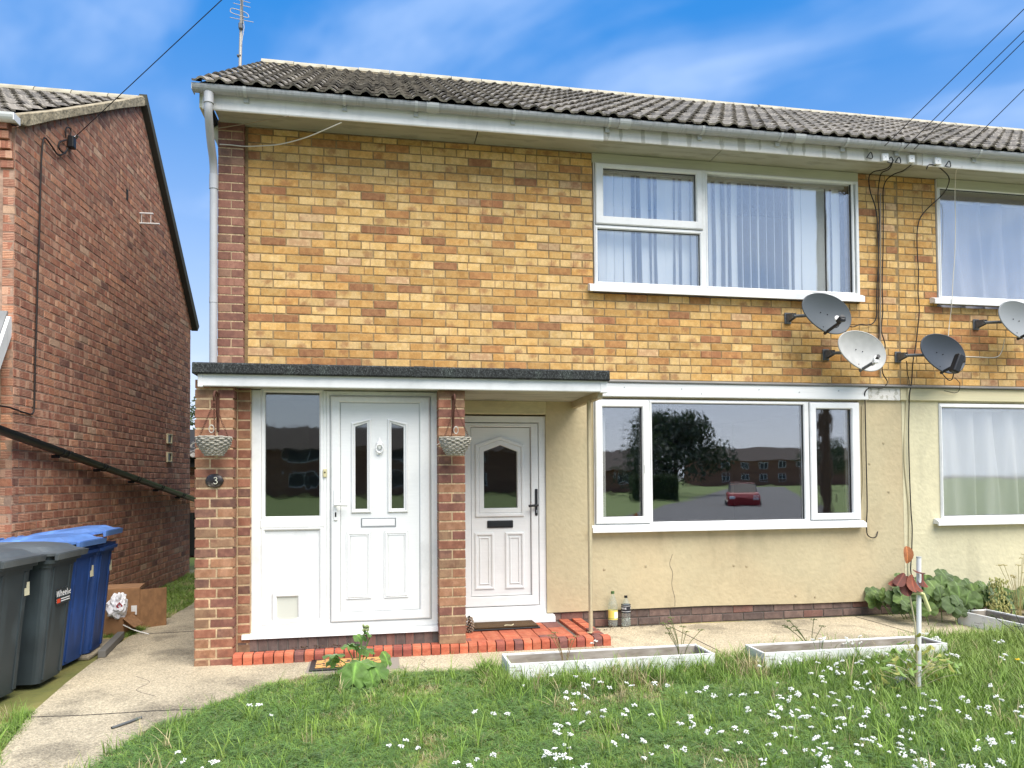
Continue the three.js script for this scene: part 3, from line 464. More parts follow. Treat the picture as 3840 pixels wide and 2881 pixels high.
  {
    const u = new THREE.LatheGeometry([[0.002, -0.04], [0.012, -0.035], [0.026, -0.008], [0.03, 0.012], [0.022, 0.02], [0.018, 0.028], [0.012, 0.036], [0.009, 0.052], [0.002, 0.064]].map((p) => new THREE.Vector2(...p)), 12); u.scale(1, 1, 0.5); u.translate(1.181, 1.66, z + 0.012);
    const ring = new THREE.TorusGeometry(0.028, 0.0065, 8, 20); ring.scale(1, 1.25, 1); ring.translate(1.181, 1.628, z + 0.024);
    const b = new THREE.SphereGeometry(0.009, 8, 6); b.translate(1.181, 1.59, z + 0.014);
    obj('knocker', [u, ring, b], M.upvc, d);
  }
  obj('handle', [rbx(0.806, 0.838, 1.03, 1.29, z + 0.016, z + 0.03, 0.01), bar([0.822, 1.165, z + 0.02], [0.822, 1.165, z + 0.07], 0.011), tube([[0.815, 1.165, z + 0.068], [0.85, 1.163, z + 0.073], [0.918, 1.16, z + 0.068]], 0.012, 8)], M.upvc, d);
  obj('keyhole', [rbx(0.815, 0.829, 1.06, 1.1, z + 0.025, z + 0.034, 0.005)], M.black, d);
  obj('interior_door', [bx(0.55, 1.3, 0, 1.98, 0.01, 0.05)], M.inner, porch);
  // post
  obj('post', [bar([3.022, -0.005, 0.66], [3.022, 2.06, 0.66], 0.019, 14), bar([3.022, -0.005, 0.66], [3.022, 0.0, 0.66], 0.035, 14)], M.render, porch);
  // step: nosing bricks, tiles, dark soldier bricks
  const step = obj('step', [bx(0.05, 1.9, -0.3, -0.024, 0.72, 0.865), bx(1.66, 3.10, -0.3, -0.028, -0.02, 0.845), bx(0.03, 1.68, -0.3, 0.086, 0.5, 0.735)], M.mortarDark, porch);
  const nose = (v) => { const g = prism([[-0.105, -0.12], [0.0, -0.12], [0.001, -0.022], [-0.006, -0.008], [-0.022, 0], [-0.105, 0.0]], -0.034, 0.034), p = g.attributes.position, nn = g.attributes.normal, uv = g.attributes.uv, cx = v % CW, cy = Math.floor(v / CW); for (let i = 0; i < p.count; i++) { const t = nn.getY(i) > 0.5 ? p.getZ(i) / 0.105 + 1 : p.getY(i) / 0.12 + 1; uv.setXY(i, (cx + 0.1 + 0.8 * clamp(t)) / CW, (cy + 0.15 + 0.7 * clamp(p.getX(i) / 0.068 + 0.5)) / CH); } return g; };
  const NG = Array.from({ length: 24 }, (_, v) => nose(v * 5));
  const brick = (g, x, y, zz, ry = 0) => { const b = new THREE.Mesh(g, M.brickStep); b.name = 'brick'; b.castShadow = b.receiveShadow = true; b.position.set(x, y, zz); b.rotation.set((rnd() - 0.5) * 0.01, ry + (rnd() - 0.5) * 0.02, (rnd() - 0.5) * 0.01); step.add(b); };
  for (let i = 0; i < 40; i++) { const x = 0.083 + i * 0.0775; brick(NG[Math.floor(rnd() * 24)], x, 0.0 + (rnd() - 0.5) * 0.004, 0.925 - 0.016 * x + (rnd() - 0.5) * 0.006); }
  for (let i = 0; i < 11; i++) { const g = new THREE.Group(); void g; brick(NG[Math.floor(rnd() * 24)], 3.13, 0.0 + (rnd() - 0.5) * 0.003, 0.74 - i * 0.0775, Math.PI / 2); brick(NG[Math.floor(rnd() * 24)], 3.0, -0.001 + (rnd() - 0.5) * 0.003, 0.74 - i * 0.0775, Math.PI / 2); }
  const tg = Array.from({ length: 12 }, (_, v) => { const g = brickGeo(0.147, 0.147, 0.02, v * 7); return g; });
  for (let i = 0; i < 7; i++) for (let j = 0; j < 6; j++) { const x = 1.845 + i * 0.154, zz = 0.735 - j * 0.154; if (x > 2.85) continue; const t = new THREE.Mesh(tg[Math.floor(rnd() * 12)], M.brickStep); t.name = 'tile'; t.castShadow = t.receiveShadow = true; t.position.set(x + (i ? 0 : 0.03), -0.004 + (rnd() - 0.5) * 0.002, zz); t.rotation.x = -Math.PI / 2; step.add(t); }
  for (let i = 0; i < 20; i++) { const x = 0.09 + i * 0.0785; const b = new THREE.Mesh(brickGeo(0.068, 0.1, 0.05, Math.floor(rnd() * NC)), M.brickPlinth); b.name = 'brick'; b.castShadow = b.receiveShadow = true; b.position.set(x, 0.035, 0.742); b.rotation.z = (rnd() - 0.5) * 0.02; step.add(b); }
}

// ------------------------------------------------------------------ the red brick house on the left
const lh = thing('gable_house', 'red combed brick house with tall blank gable wall, on the left of the alley', 'house');
{
  const gable = obj('gable_wall', ext([[0, -0.4], [5.52, -0.4], [5.52, 3.78], [5.6, 3.82], [3.14, 6.22], [0.0, 4.44]], [], -0.24, -0.003), M.mortarGable, lh);
  gable.position.set(-1.911, 0, 0); gable.rotation.y = R(88.2);
  const list = courses(0.0, 5.62, -0.16, 6.2, { clip: (y) => [y > 4.42 ? (y - 4.42) / 1.76 * 3.14 : 0, y > 3.75 ? 3.14 + (6.19 - y) / 0.97 : 5.52], jt: 0.015 });
  layBricks(list, gable, M.brickGable, { most: 290, rank: (b) => -b.x - Math.abs(b.y - 1.8) * 0.12, seed: 31, d: 0.05, tilt: 0.003 });
  obj('verge', [ext([[-0.06, 4.45], [-0.06, 4.535], [0.6, 4.885], [1.5, 5.385], [2.3, 5.83], [3.08, 6.28], [3.16, 6.28], [3.16, 6.19], [2.3, 5.735], [1.5, 5.29], [0.6, 4.79], [0.1, 4.50]], [], -0.02, 0.055, 0.006)], M.cement, gable);
  obj('verge', [ext([[3.16, 6.2], [3.16, 6.34], [5.74, 3.86], [5.64, 3.77]], [], -0.02, 0.075, 0)], std({ color: 0x4a4a40, roughness: 1 }), gable);
  for (const y of [1.98, 1.716]) { obj('air_vent', [frame([4.30, 4.52, y - 0.07, y + 0.07], [4.335, 4.485, y - 0.05, y + 0.05], -0.01, 0.02, 0.004)], M.cream, gable); obj('vent_slot', bx(4.33, 4.49, y - 0.052, y + 0.052, -0.01, 0.006), M.black, gable); }
  obj('vent_cowl', [rbx(3.14, 3.17, 4.79, 4.805, -0.01, 0.16, 0.003), rbx(3.14, 3.17, 4.66, 4.676, -0.01, 0.235, 0.003), bar([3.155, 4.66, 0.02], [3.155, 4.8, 0.02], 0.004, 6), bar([3.155, 4.66, 0.13], [3.155, 4.8, 0.13], 0.004, 6)], M.upvc, gable);
  obj('putlog_hole', bx(2.66, 2.73, 4.80, 4.93, -0.01, 0.003), M.darkUnder, gable);
  // sloping black gutter on the gable
  const sl = Math.atan2(1.07 - 1.79, 5.75 + 0.2), len = 6.9, gt = group('lean_to_gutter', gable, [-0.85, 1.87, 0.075]); gt.rotation.z = sl;
  const gp = std({ color: 0x26282a, roughness: 0.38 });
  obj('channel', [halfRound(0, len - 0.28, 0, 0, 0.056), bx(len - 0.285, len - 0.28, -0.056, 0, -0.056, 0.056)], gp, gt);
  for (const x of [0.3, 1.72, 2.7, 3.76, 4.68, 5.7]) obj('gutter_joint', bracketArc(x, 0.001, 0, 0.057, 0.05), gp, gt);
  for (const x of [0.2, 1.6, 2.6, 3.66, 4.6, 5.6]) obj('gutter_bracket', [bx(x - 0.012, x + 0.012, -0.08, -0.05, -0.07, 0.0), bracketArc(x, 0, 0, 0.056, 0.02)], gp, gt);
  lh.attach(gt);
  obj('downpipe', [tube([[5.62, 0.86, 0.05], [5.62, 0.70, 0.07], [5.66, 0.55, 0.16], [5.72, 0.40, 0.32], [5.8, 0.3, 0.5]], 0.034, 10, 5)], gp, gable);
  // front corner pier with corbelled top, pink cladding, gutter, canopy
  const fp = obj('corner_pier', bx(-2.002, -1.925, -0.3, 4.45, -0.24, -0.008), M.mortarGable, lh), l = [];
  for (let r = 0, y = -0.16; y < 4.4; r++, y += CHH) { const st = y > 4.0 ? Math.floor((y - 4.0) / 0.075) : 0, k = Math.min(st, 5) * 0.011; l.push({ x: -1.959 - k, y: y + 0.034, w: 0.092 + k, h: CHH - JT, z: k * 1.6 }); }
  layBricks(l, fp, M.brickGable, { most: 60, seed: 33, d: 0.12, tilt: 0.01 });
  obj('front_wall', [bx(-5.5, -2.0, -0.3, 4.5, -0.3, -0.06)], std({ color: 0xc79a94, roughness: 0.9, bumpMap: bumpCoarse, bumpScale: 0.004 }), lh);
  obj('gutter', [halfRound(-5.4, -1.855, 4.50, 0.11, 0.062), bx(-1.86, -1.852, 4.438, 4.50, 0.05, 0.17)], M.upvc, lh);
  obj('fascia_board', bx(-5.4, -1.98, 4.42, 4.56, -0.02, 0.03), M.paintWhite, lh);
  obj('canopy', [prism([[-0.05, 2.84], [0.01, 2.84], [0.6, 1.86], [0.6, 1.80], [-0.05, 2.78]], -4.5, -1.955)], M.lead, lh);
  obj('barge_board', [prism([[-0.02, 2.79], [0.03, 2.79], [0.6, 1.84], [0.6, 1.66], [-0.02, 2.66]], -1.953, -1.925)], M.paintWhite, lh);
  const deck = obj('roof', [prism([[0.06, 4.45], [-3.1, 6.18], [-3.1, 6.1], [0.06, 4.38]], -5.6, -1.95), prism([[-3.1, 6.25], [-5.8, 3.8], [-5.7, 3.7], [-3.1, 6.15]], -5.6, -1.86)], M.darkUnder, lh);
  tileRoof(deck, -1.99 - 0.3 * 12, 12, 10, [0.13, 4.475], [-3.08, 6.19], 35);
  const ridge = group('ridge', lh);
  for (let i = 0, x = -5.5; x < -1.95; i++, x += 0.42) { const n = 8, pr = []; for (let k = 0; k <= n; k++) { const a = Math.PI * (0.05 + 0.9 * k / n); pr.push([-3.1 - 0.14 * Math.cos(a), 6.165 + 0.115 * Math.sin(a)]); } for (let k = n; k >= 0; k--) { const a = Math.PI * (0.05 + 0.9 * k / n); pr.push([-3.1 - 0.12 * Math.cos(a), 6.165 + 0.095 * Math.sin(a)]); } const o = obj('ridge_tile', prism(pr, x, Math.min(x + 0.41, -1.80)), M.ridge, ridge); o.position.y = (rnd() - 0.5) * 0.012; }
  obj('rear_wall', [bx(-5.5, -1.97, -0.3, 3.9, -5.75, -5.5), bx(-5.6, -5.4, -0.3, 4.4, -5.6, -0.1), bx(-5.5, -1.99, 4.0, 4.1, -5.5, -0.1)], M.mortarGable, lh);
}
// brick outbuilding closing the alley
const ob = thing('brick_outbuilding', 'low brick outbuilding with tiled roof and dark gate at the end of the alley', 'outbuilding');
{
  const w = obj('wall', [bx(-4.6, -1.2, -0.4, 1.82, -9.4, -9.03)], M.mortarRed, ob);
  layBricks(courses(-2.9, -1.6, -0.16, 1.8), w, M.brickRed, { most: 120, seed: 41, z: -9.02, d: 0.05 });
  const deck = obj('roof', prism([[-8.8, 1.80], [-8.8, 1.84], [-10.4, 2.5], [-10.4, 2.4]], -4.8, -1.1), M.darkUnder, ob);
  tileRoof(deck, -3.6, 8, 5, [-8.72, 1.82], [-10.2, 2.32], 43);
  obj('eaves_board', bx(-4.8, -1.1, 1.66, 1.80, -9.02, -8.84), M.darkUnder, ob);
  obj('gate', [bx(-2.55, -1.7, -0.1, 0.75, -8.95, -8.9), bx(-2.6, -2.52, -0.1, 0.85, -8.97, -8.88)], M.black, ob);
}

// ------------------------------------------------------------------ ground
const gnd = struct('ground', (() => { const g = new THREE.PlaneGeometry(900, 900); g.rotateX(-Math.PI / 2); g.translate(0, G - 0.06, 0); return g; })(), M.turfFar, null, true); boxUV(gnd.geometry);
const PATH = [[-1.55, -9], [-0.75, -9], [-0.3, -1.0], [-0.2, 0.1], [12, 0.1], [12, 1.25], [6.3, 1.30], [5.2, 1.62], [3.7, 1.62], [2.1, 1.50], [1.25, 1.40], [0.68, 1.37], [0.44, 1.48], [0.26, 1.80], [0.10, 2.10], [-0.15, 2.40], [-0.25, 2.93], [-0.42, 3.7], [-0.7, 5.5], [-0.9, 6], [-0.78, 4.2], [-0.70, 3.2], [-0.81, 2.67], [-0.96, 1.98], [-1.04, 1.2], [-1.08, 0.6], [-1.12, -0.5], [-1.05, -1.2], [-0.99, -2.33], [-1.2, -5]];
struct('concrete_path', (() => { const g = ext(PATH.map(([x, z]) => [x, -z]), [], -0.12, 0); g.rotateX(-Math.PI / 2); g.translate(0, G, 0); return g; })().clone(), M.concrete);
boxUV(scene.children[scene.children.length - 1].geometry);
{ const p = scene.children[scene.children.length - 1]; for (const [ax, az, ex, ez] of [[-0.98, 2.02, 0.12, 2.08], [-1.06, -0.6, -0.3, -0.62], [3.95, 0.12, 3.95, 1.55], [6.0, 0.12, 6.0, 1.3]]) obj('slab_joint', tube([[ax, G + 0.0005, az], [mix(ax, ex, 0.35), G + 0.0005, mix(az, ez, 0.35) + 0.012], [mix(ax, ex, 0.7), G + 0.0005, mix(az, ez, 0.7) - 0.01], [ex, G + 0.0005, ez]], 0.0035, 4, 6), M.darkUnder, p);
  for (const pts of [[[1.5, 1.0], [1.53, 1.1], [1.5, 1.2], [1.54, 1.36]], [[-0.6, 1.1], [-0.45, 1.3], [-0.48, 1.5], [-0.3, 1.7]], [[4.9, 0.4], [5.1, 0.6], [5.15, 0.9]]]) obj('crack', tube(pts.map(([x, z]) => [x, G + 0.0003, z]), 0.002, 4, 5), M.mortarDark, p); }
{ const t = thing('stick', 'dry grey stick lying on the concrete path', 'stick', [-0.30, G + 0.008, 2.3]); obj('branch', tube([[-0.06, 0, 0.08], [0, 0.003, 0], [0.05, 0, -0.1]], 0.008, 6), M.galv, t); }
const inPoly = (P, x, z) => { let c = false; for (let i = 0, j = P.length - 1; i < P.length; j = i++) { const [a, b] = P[i], [d, e] = P[j]; if ((b > z) !== (e > z) && x < (d - a) * (z - b) / (e - b) + a) c = !c; } return c; };
const bumpy = (x, z) => 0.03 * (fbm(x * 1.3, z * 1.3, 201, 3) - 0.5);
struct('lawn', (() => {
  const g = new THREE.PlaneGeometry(26, 9.2, 130, 46); g.rotateX(-Math.PI / 2); g.translate(4, G - 0.025, 1.6); const p = g.attributes.position;
  for (let i = 0; i < p.count; i++) { const x = p.getX(i), z = p.getZ(i); p.setY(i, p.getY(i) + (inPoly(PATH, x, z) ? -0.05 : bumpy(x, z))); } g.computeVertexNormals(); return g;
})(), M.soil);
boxUV(scene.children[scene.children.length - 1].geometry);
struct('lawn', (() => { const g = new THREE.PlaneGeometry(1.4, 12, 12, 60); g.rotateX(-Math.PI / 2); g.translate(-1.3, G - 0.012, -3.2); return g; })(), M.soil); boxUV(scene.children[scene.children.length - 1].geometry);
struct('pavement', bx(-60, 80, G - 0.2, G - 0.02, 6.3, 8.4), M.asphaltPale);
struct('road', bx(-60, 80, G - 0.2, G - 0.05, 8.4, 15), M.asphalt);
struct('pavement', bx(-60, 80, G - 0.2, G + 0.02, 15, 17.2), M.asphaltPale);
{ const r = struct('road', bx(-4, 4, -0.02, 0.01, 0, 110), M.asphalt); r.position.set(11, G - 0.055, 14); r.rotation.y = 0.50; }

// ------------------------------------------------------------------ blinds and curtains behind the glass
{
  const fab = std({ color: 0xeef3f0, roughness: 0.95 });
  const b = thing('vertical_blind', 'pale vertical blind with turned slats behind the upper left window panes', 'blind', [0, 0, 0]);
  obj('head_rail', bx(3.3, 6.12, 4.47, 4.5, -0.16, -0.12), M.upvc, b);
  // slat centres with the way each is turned (90 = edge on to the street)
  const sl = []; let x = 3.40;
  const turns = [-2, 8, -6, 10, 66, 10, 52, 4, -8, 44, 8, 30, 6, 40, 28, 48, 20, 58, 62, 56, 60, 64, 58, 44, 8, -4, 4, -8, 30, 0];
  for (let i = 0; x < 6.1; i++, x += 0.0905) sl.push([x, turns[i % turns.length] + rr(-5, 5)]);
  sl.forEach(([sx, t], i) => {
    const n = 14, g = new THREE.PlaneGeometry(0.089, 1.17, 2, n), p = g.attributes.position, ph = rr(0, 6), lean = (rnd() - 0.5) * (i > 4 && i < 12 ? 0.05 : 0.015), wob = rr(0, 0.006);
    for (let k = 0; k < p.count; k++) { const y = p.getY(k); p.setZ(k, 0.006 * Math.cos(p.getX(k) * 35)); p.setX(k, p.getX(k) + lean * (0.585 - y) / 1.17 + wob * Math.sin(y * 5 + ph)); }
    g.computeVertexNormals(); const o = obj('slat', g, fab, b, false); o.position.set(sx, 3.88, -0.14); o.rotation.y = R(t);
  });
  for (const [a, c] of [[3.72, 3.35], [4.05, 3.34], [4.28, 3.345], [4.5, 3.34], [4.63, 3.335]]) obj('bottom_weight', bx(a, a + 0.06, c - 0.03, c + 0.015, -0.13, -0.125), std({ color: 0xc9b9ae }), b);
  const curtain = (name, label, x0, x1, y0, y1, z, mat, folds, amp, seed) => {
    const n = Math.round((x1 - x0) / 0.012), g = new THREE.PlaneGeometry(x1 - x0, y1 - y0, n, 10), p = g.attributes.position;
    for (let k = 0; k < p.count; k++) { const u = p.getX(k), v = (p.getY(k) - (y0 - y1) / 2) / (y1 - y0), w = fbm(u * folds, v * 0.5, seed, 3); p.setZ(k, amp * Math.sin(u * folds * 5 + w * 7 + v * 0.5) * (0.6 + w)); p.setX(k, u + 0.02 * Math.sin(v * 3 + w * 5)); }
    g.computeVertexNormals(); const c = thing(name, label, 'curtain', [0, 0, 0]); const o = obj('drape', g, mat, c, false); o.position.set((x0 + x1) / 2, (y0 + y1) / 2, z); obj('curtain_rail', bx(x0, x1, y1 - 0.012, y1 + 0.008, z - 0.01, z + 0.01), M.upvc, c);
  };
  const net = new THREE.MeshPhysicalMaterial({ color: 0xc6c8d2, transmission: 0.15, thickness: 0, roughness: 1, side: THREE.DoubleSide });
  const net2 = new THREE.MeshPhysicalMaterial({ color: 0xe6e8e2, transmission: 0.25, thickness: 0, roughness: 1, side: THREE.DoubleSide });
  curtain('curtain', 'lilac grey curtain drawn across the upper right window', 7.16, 9.2, 3.2, 4.415, -0.13, net, 4.2, 0.045, 211);
  curtain('curtain', 'white net curtain in deep folds across the lower right window', 7.13, 9.3, 0.85, 2.09, -0.13, net2, 4.6, 0.05, 223);
  const c = thing('curtain', 'narrow strip of pale curtain at the left edge of the lower window', 'curtain', [0, 0, 0]); obj('drape', (() => { const g = new THREE.PlaneGeometry(0.12, 1.1, 12, 1), p = g.attributes.position; for (let k = 0; k < p.count; k++) p.setZ(k, 0.015 * Math.sin(p.getX(k) * 90)); g.computeVertexNormals(); g.translate(3.36, 1.45, -0.14); return g; })(), net2, c, false);
}

// ------------------------------------------------------------------ satellite dishes
function dish(label, x, y, mat, { wall = -0.28, box = false, lnb = true, yaw = 8, pitch = 6, white = false } = {}) {
  const t = thing('satellite_dish', label, 'satellite dish', [x, y, 0.24], 0, 'satellite dishes on the brick wall');
  const tilt = new THREE.Euler(R(-pitch), R(yaw), R(-9)), on = (o) => { o.rotation.copy(tilt); return o; };
  const shell = (k, thick) => { const nr = 8, na = 40, p = [], id = []; for (let i = 0; i <= nr; i++) for (let j = 0; j < na; j++) { const a = j / na * 2 * Math.PI, r = i / nr, e = 1 + 0.045 * Math.cos(2 * a + 0.9) - 0.03 * Math.cos(3 * a + 0.5); p.push(0.288 * r * Math.cos(a) * e, 0.202 * r * Math.sin(a) * e, 0.052 * r * r - thick); } for (let i = 0; i < nr; i++) for (let j = 0; j < na; j++) { const a = i * na + j, b = i * na + (j + 1) % na; id.push(a, a + na, b, b, a + na, b + na); } const g = new THREE.BufferGeometry(); g.setAttribute('position', new THREE.BufferAttribute(new Float32Array(p), 3)); g.setIndex(id); g.computeVertexNormals(); g.setAttribute('uv', new THREE.BufferAttribute(new Float32Array(p.length / 3 * 2), 2)); return g; };
  const rim = []; for (let j = 0; j < 60; j++) { const a = j / 60 * 2 * Math.PI, e = 1 + 0.045 * Math.cos(2 * a + 0.9) - 0.03 * Math.cos(3 * a + 0.5); rim.push([0.289 * Math.cos(a) * e, 0.203 * Math.sin(a) * e, 0.046]); }
  on(obj('reflector', [shell(1, 0), shell(1, 0.012)], mat, t));
  on(obj('rim', tube(rim, 0.0075, 6, 1, true), mat, t));
  on(obj('bolt', [[-0.05, 0.01], [0.035, 0.008], [-0.03, -0.15]].map(([a, b]) => { const g = new THREE.SphereGeometry(0.006, 6, 5); g.translate(a, b, 0.004 + 0.05 * ((a / 0.288) ** 2 + (b / 0.2) ** 2)); return g; }), M.black, t));
  const am = white ? M.galv : M.black;
  obj('feed_arm', [bar([-0.02, -0.20, 0.03], [0.0, -0.135, 0.26], 0.016, 8), tube([[0.0, -0.16, 0.12], [0.02, -0.165, 0.19], [0.015, -0.13, 0.25]], 0.004, 5)], am, t);
  if (lnb) { const h = new THREE.CylinderGeometry(0.027, 0.03, 0.075, 12); h.rotateX(Math.PI / 2 - 0.4); h.translate(0.0, -0.105, 0.275); const cap = new THREE.CylinderGeometry(0.03, 0.03, 0.012, 14); cap.rotateX(Math.PI / 2 - 0.4); cap.translate(-0.008, -0.09, 0.235);
    obj('receiver', [h, rbx(-0.028, 0.034, -0.135, -0.085, 0.26, 0.315, 0.01)], M.black, t); obj('receiver_cap', cap, M.paintWhite, t); }
  else { const g = new THREE.TorusGeometry(0.028, 0.012, 8, 16, 4.4); g.translate(0.0, -0.12, 0.27); obj('feed_clamp', [g, rbx(-0.035, 0.02, -0.16, -0.12, 0.24, 0.28, 0.008)], M.paintWhite, t); const h = new THREE.CylinderGeometry(0.02, 0.022, 0.05, 10); h.rotateX(Math.PI / 2 - 0.4); h.translate(0.012, -0.1, 0.262); obj('receiver', h, M.black, t); }
  if (box) { const g = rbx(-0.04, 0.04, -0.26, -0.06, 0.27, 0.35, 0.018); g.rotateZ(-0.42); obj('receiver_box', g, M.black, t); }
  obj('wall_bracket', [rbx(wall - 0.03, wall + 0.045, -0.06, 0.06, -0.238, -0.226, 0.006), prism([[-0.23, -0.045], [-0.1, -0.02], [-0.1, 0.03], [-0.23, 0.045]], wall - 0.012, wall - 0.006), prism([[-0.23, -0.045], [-0.1, -0.02], [-0.1, 0.03], [-0.23, 0.045]], wall + 0.022, wall + 0.028), bar([wall + 0.01, 0, -0.12], [-0.03, 0, -0.03], 0.017, 8), rbx(-0.07, 0.07, -0.06, 0.06, -0.05, -0.02, 0.01)], M.galv, t);
  return t;
}
const greyDish = std({ color: 0x50565a, roughness: 0.55 }), darkDish = std({ color: 0x3c434c, roughness: 0.55 }), paleDish = std({ map: tex(128, 128, (u, v) => { const g = 184 - 16 * fbm(u * 8, v * 8, 231, 4, 8); return [g, g, g - 4]; }, 0.4), roughness: 0.55 }), midDish = std({ color: 0x8b8f91, roughness: 0.55 });
dish('mid grey satellite dish under the right corner of the upper left window', 5.63, 3.015, greyDish);
dish('pale grey satellite dish with broken white feed clamp, lowest of the left pair', 6.02, 2.645, paleDish, { wall: -0.24, lnb: false, white: true });
dish('dark slate satellite dish with a bulky black receiver box, right of the cables', 6.96, 2.64, darkDish, { box: true, wall: -0.33 });
dish('light grey satellite dish below the upper right window at the picture edge', 7.90, 3.02, midDish, { wall: -0.30 });

// ------------------------------------------------------------------ cables
function cable(name, label, pts, mat, r = 0.0055) { return tag(obj(name, tube(pts, r, 6, 6), mat), label, 'cable'); }
cable('black_cable', 'leftmost black cable from the fascia bending across to the mid grey dish', [[6.31,4.56,0.42],[6.30,4.52,0.36],[6.28,4.56,0.15],[6.31,4.55,0.04],[6.33,4.40,0.03],[6.38,4.26,0.03],[6.40,4.16,0.03],[6.41,3.92,0.03],[6.41,3.62,0.03],[6.39,3.42,0.03],[6.39,3.43,0.03],[6.38,3.23,0.03],[6.37,3.05,0.03],[6.33,2.99,0.03],[6.26,2.97,0.03],[6.17,2.97,0.05],[6.05,2.93,0.10],[5.92,2.92,0.18]], M.cable, 0.006);
cable('black_cable', 'middle black cable running straight down behind the pale grey dish', [[6.32,4.58,0.42],[6.34,4.53,0.34],[6.41,4.57,0.10],[6.43,4.51,0.04],[6.42,4.36,0.03],[6.43,4.16,0.03],[6.41,3.62,0.03],[6.41,3.43,0.03],[6.40,3.13,0.03],[6.39,2.80,0.03],[6.30,2.73,0.08]], M.cable, 0.006);
cable('black_cable', 'long black cable down past the white band to a curl under the lower window sill', [[6.52,4.54,0.42],[6.52,4.53,0.30],[6.52,4.55,0.15],[6.51,4.53,0.05],[6.49,4.46,0.03],[6.48,4.22,0.03],[6.47,3.82,0.03],[6.45,3.43,0.03],[6.45,3.12,0.03],[6.43,2.91,0.03],[6.46,2.81,0.03],[6.47,2.75,0.03],[6.43,2.55,0.03],[6.44,2.45,0.03],[6.49,2.37,0.03],[6.40,2.30,0.07],[6.27,2.30,0.08],[6.23,2.29,0.07],[6.20,2.25,0.06],[6.22,2.15,0.03],[6.22,1.81,0.03],[6.22,1.57,0.03],[6.22,1.01,0.03],[6.21,0.89,0.03],[6.21,0.81,0.03],[6.22,0.75,0.03],[6.27,0.72,0.03],[6.32,0.73,0.03],[6.36,0.78,0.00]], M.cable, 0.006);
cable('black_cable', 'black cable bowed across the upper right window corner and down the cream render', [[6.70,4.51,0.42],[6.71,4.55,0.43],[6.78,4.56,0.42],[7.00,4.56,0.30],[7.15,4.52,0.20],[7.18,4.45,0.12],[7.15,4.39,0.08],[7.04,4.28,0.03],[6.93,4.16,0.03],[6.89,4.04,0.03],[6.88,3.84,0.03],[6.89,3.54,0.03],[6.88,3.35,0.03],[6.89,3.15,0.03],[6.87,2.97,0.03],[6.83,2.72,0.03],[6.80,2.58,0.03],[6.78,2.38,0.03],[6.73,2.25,0.06],[6.74,2.06,0.03],[6.73,1.74,0.03],[6.74,1.00,0.03],[6.75,0.82,0.03],[6.74,0.56,0.03],[6.74,0.30,0.03],[6.95,0.26,0.03],[7.12,0.26,0.03],[7.17,0.24,0.03],[7.23,0.26,0.03],[7.22,0.29,0.00]], M.cable, 0.006);
cable('black_cable', 'short black cable below the bracket of the dark slate dish', [[6.70,2.59,0.06],[6.73,2.47,0.03],[6.75,2.38,0.03],[6.73,2.31,0.05]], M.cable, 0.005);
cable('white_cable', 'white cable hanging in front of the upper right window', [[7.13,4.57,0.41],[7.12,4.57,0.36],[7.19,4.57,0.25],[7.30,4.37,0.10],[7.31,4.14,0.09],[7.29,3.74,0.09],[7.26,3.45,0.09],[7.24,3.21,0.09],[7.26,3.04,0.03],[7.24,2.88,0.03]], M.cableWhite, 0.0045);
cable('white_cable', 'white cable curving between the dark slate dish and the light grey dish', [[7.37,2.65,0.10],[7.63,2.66,0.03],[7.81,2.66,0.03],[7.87,2.68,0.03],[7.91,2.74,0.03],[7.88,2.85,0.10]], M.cableWhite, 0.005);
cable('cable_conduit', 'thin brown grey conduit between the black cables on the brick', [[6.45,4.39,0.03],[6.44,3.92,0.03],[6.43,3.43,0.03],[6.42,3.04,0.03],[6.41,2.41,0.03]], M.cableGrey, 0.007);
cable('cable_conduit', 'cream painted conduit beside the black cable on the cream render', [[6.72,2.30,0.06],[6.72,2.07,0.01],[6.69,1.57,0.01],[6.73,1.00,0.01],[6.72,0.52,0.01]], M.cream, 0.009);
cable('cable_conduit', 'tan painted conduit right of the lower window on the tan render', [[6.20,2.11,0.01],[6.19,1.74,0.01],[6.19,1.25,0.01],[6.16,1.01,0.01]], M.render, 0.008);
cable('black_cable', 'looped black lead hanging from the bulky receiver box', [[6.89,2.42,0.35],[6.90,2.38,0.38],[6.94,2.35,0.38],[6.94,2.35,0.42],[6.92,2.40,0.47]], M.cable, 0.005);
cable('black_cable', 'thin black lead curling over the cream band below the dark slate dish', [[7.08,2.39,0.30],[7.31,2.34,0.10],[7.32,2.28,0.07],[7.28,2.26,0.07],[7.14,2.28,0.07]], M.cable, 0.0035);
cable('white_cable', 'white cable sagging from the downpipe to the fascia', [[-0.22,4.38,0.10],[-0.13,4.39,0.08],[-0.01,4.39,0.07],[0.12,4.40,0.08],[0.29,4.40,0.14],[0.52,4.43,0.24],[0.86,4.52,0.41]], M.cableWhite, 0.0055);
cable('white_cable', 'thin pale cable under the soffit above the corner pier', [[-0.25,4.52,0.10],[-0.21,4.53,0.10],[0.08,4.53,0.25],[0.41,4.54,0.41]], M.cableGrey, 0.004);
cable('black_cable', 'black cable dropping down the red gable wall and bending left', [[-1.86,4.69,-0.99],[-1.86,4.60,-0.89],[-1.87,4.54,-0.79],[-1.87,4.56,-0.63],[-1.88,4.58,-0.50],[-1.88,4.49,-0.46],[-1.88,4.18,-0.43],[-1.88,3.62,-0.41],[-1.88,3.29,-0.39],[-1.88,2.87,-0.37],[-1.88,2.45,-0.35],[-1.88,2.09,-0.34],[-1.88,2.01,-0.33],[-1.88,1.98,-0.30],[-1.89,1.98,-0.18],[-1.89,2.00,0.10],[-1.90,2.00,0.25]], M.cable, 0.008);
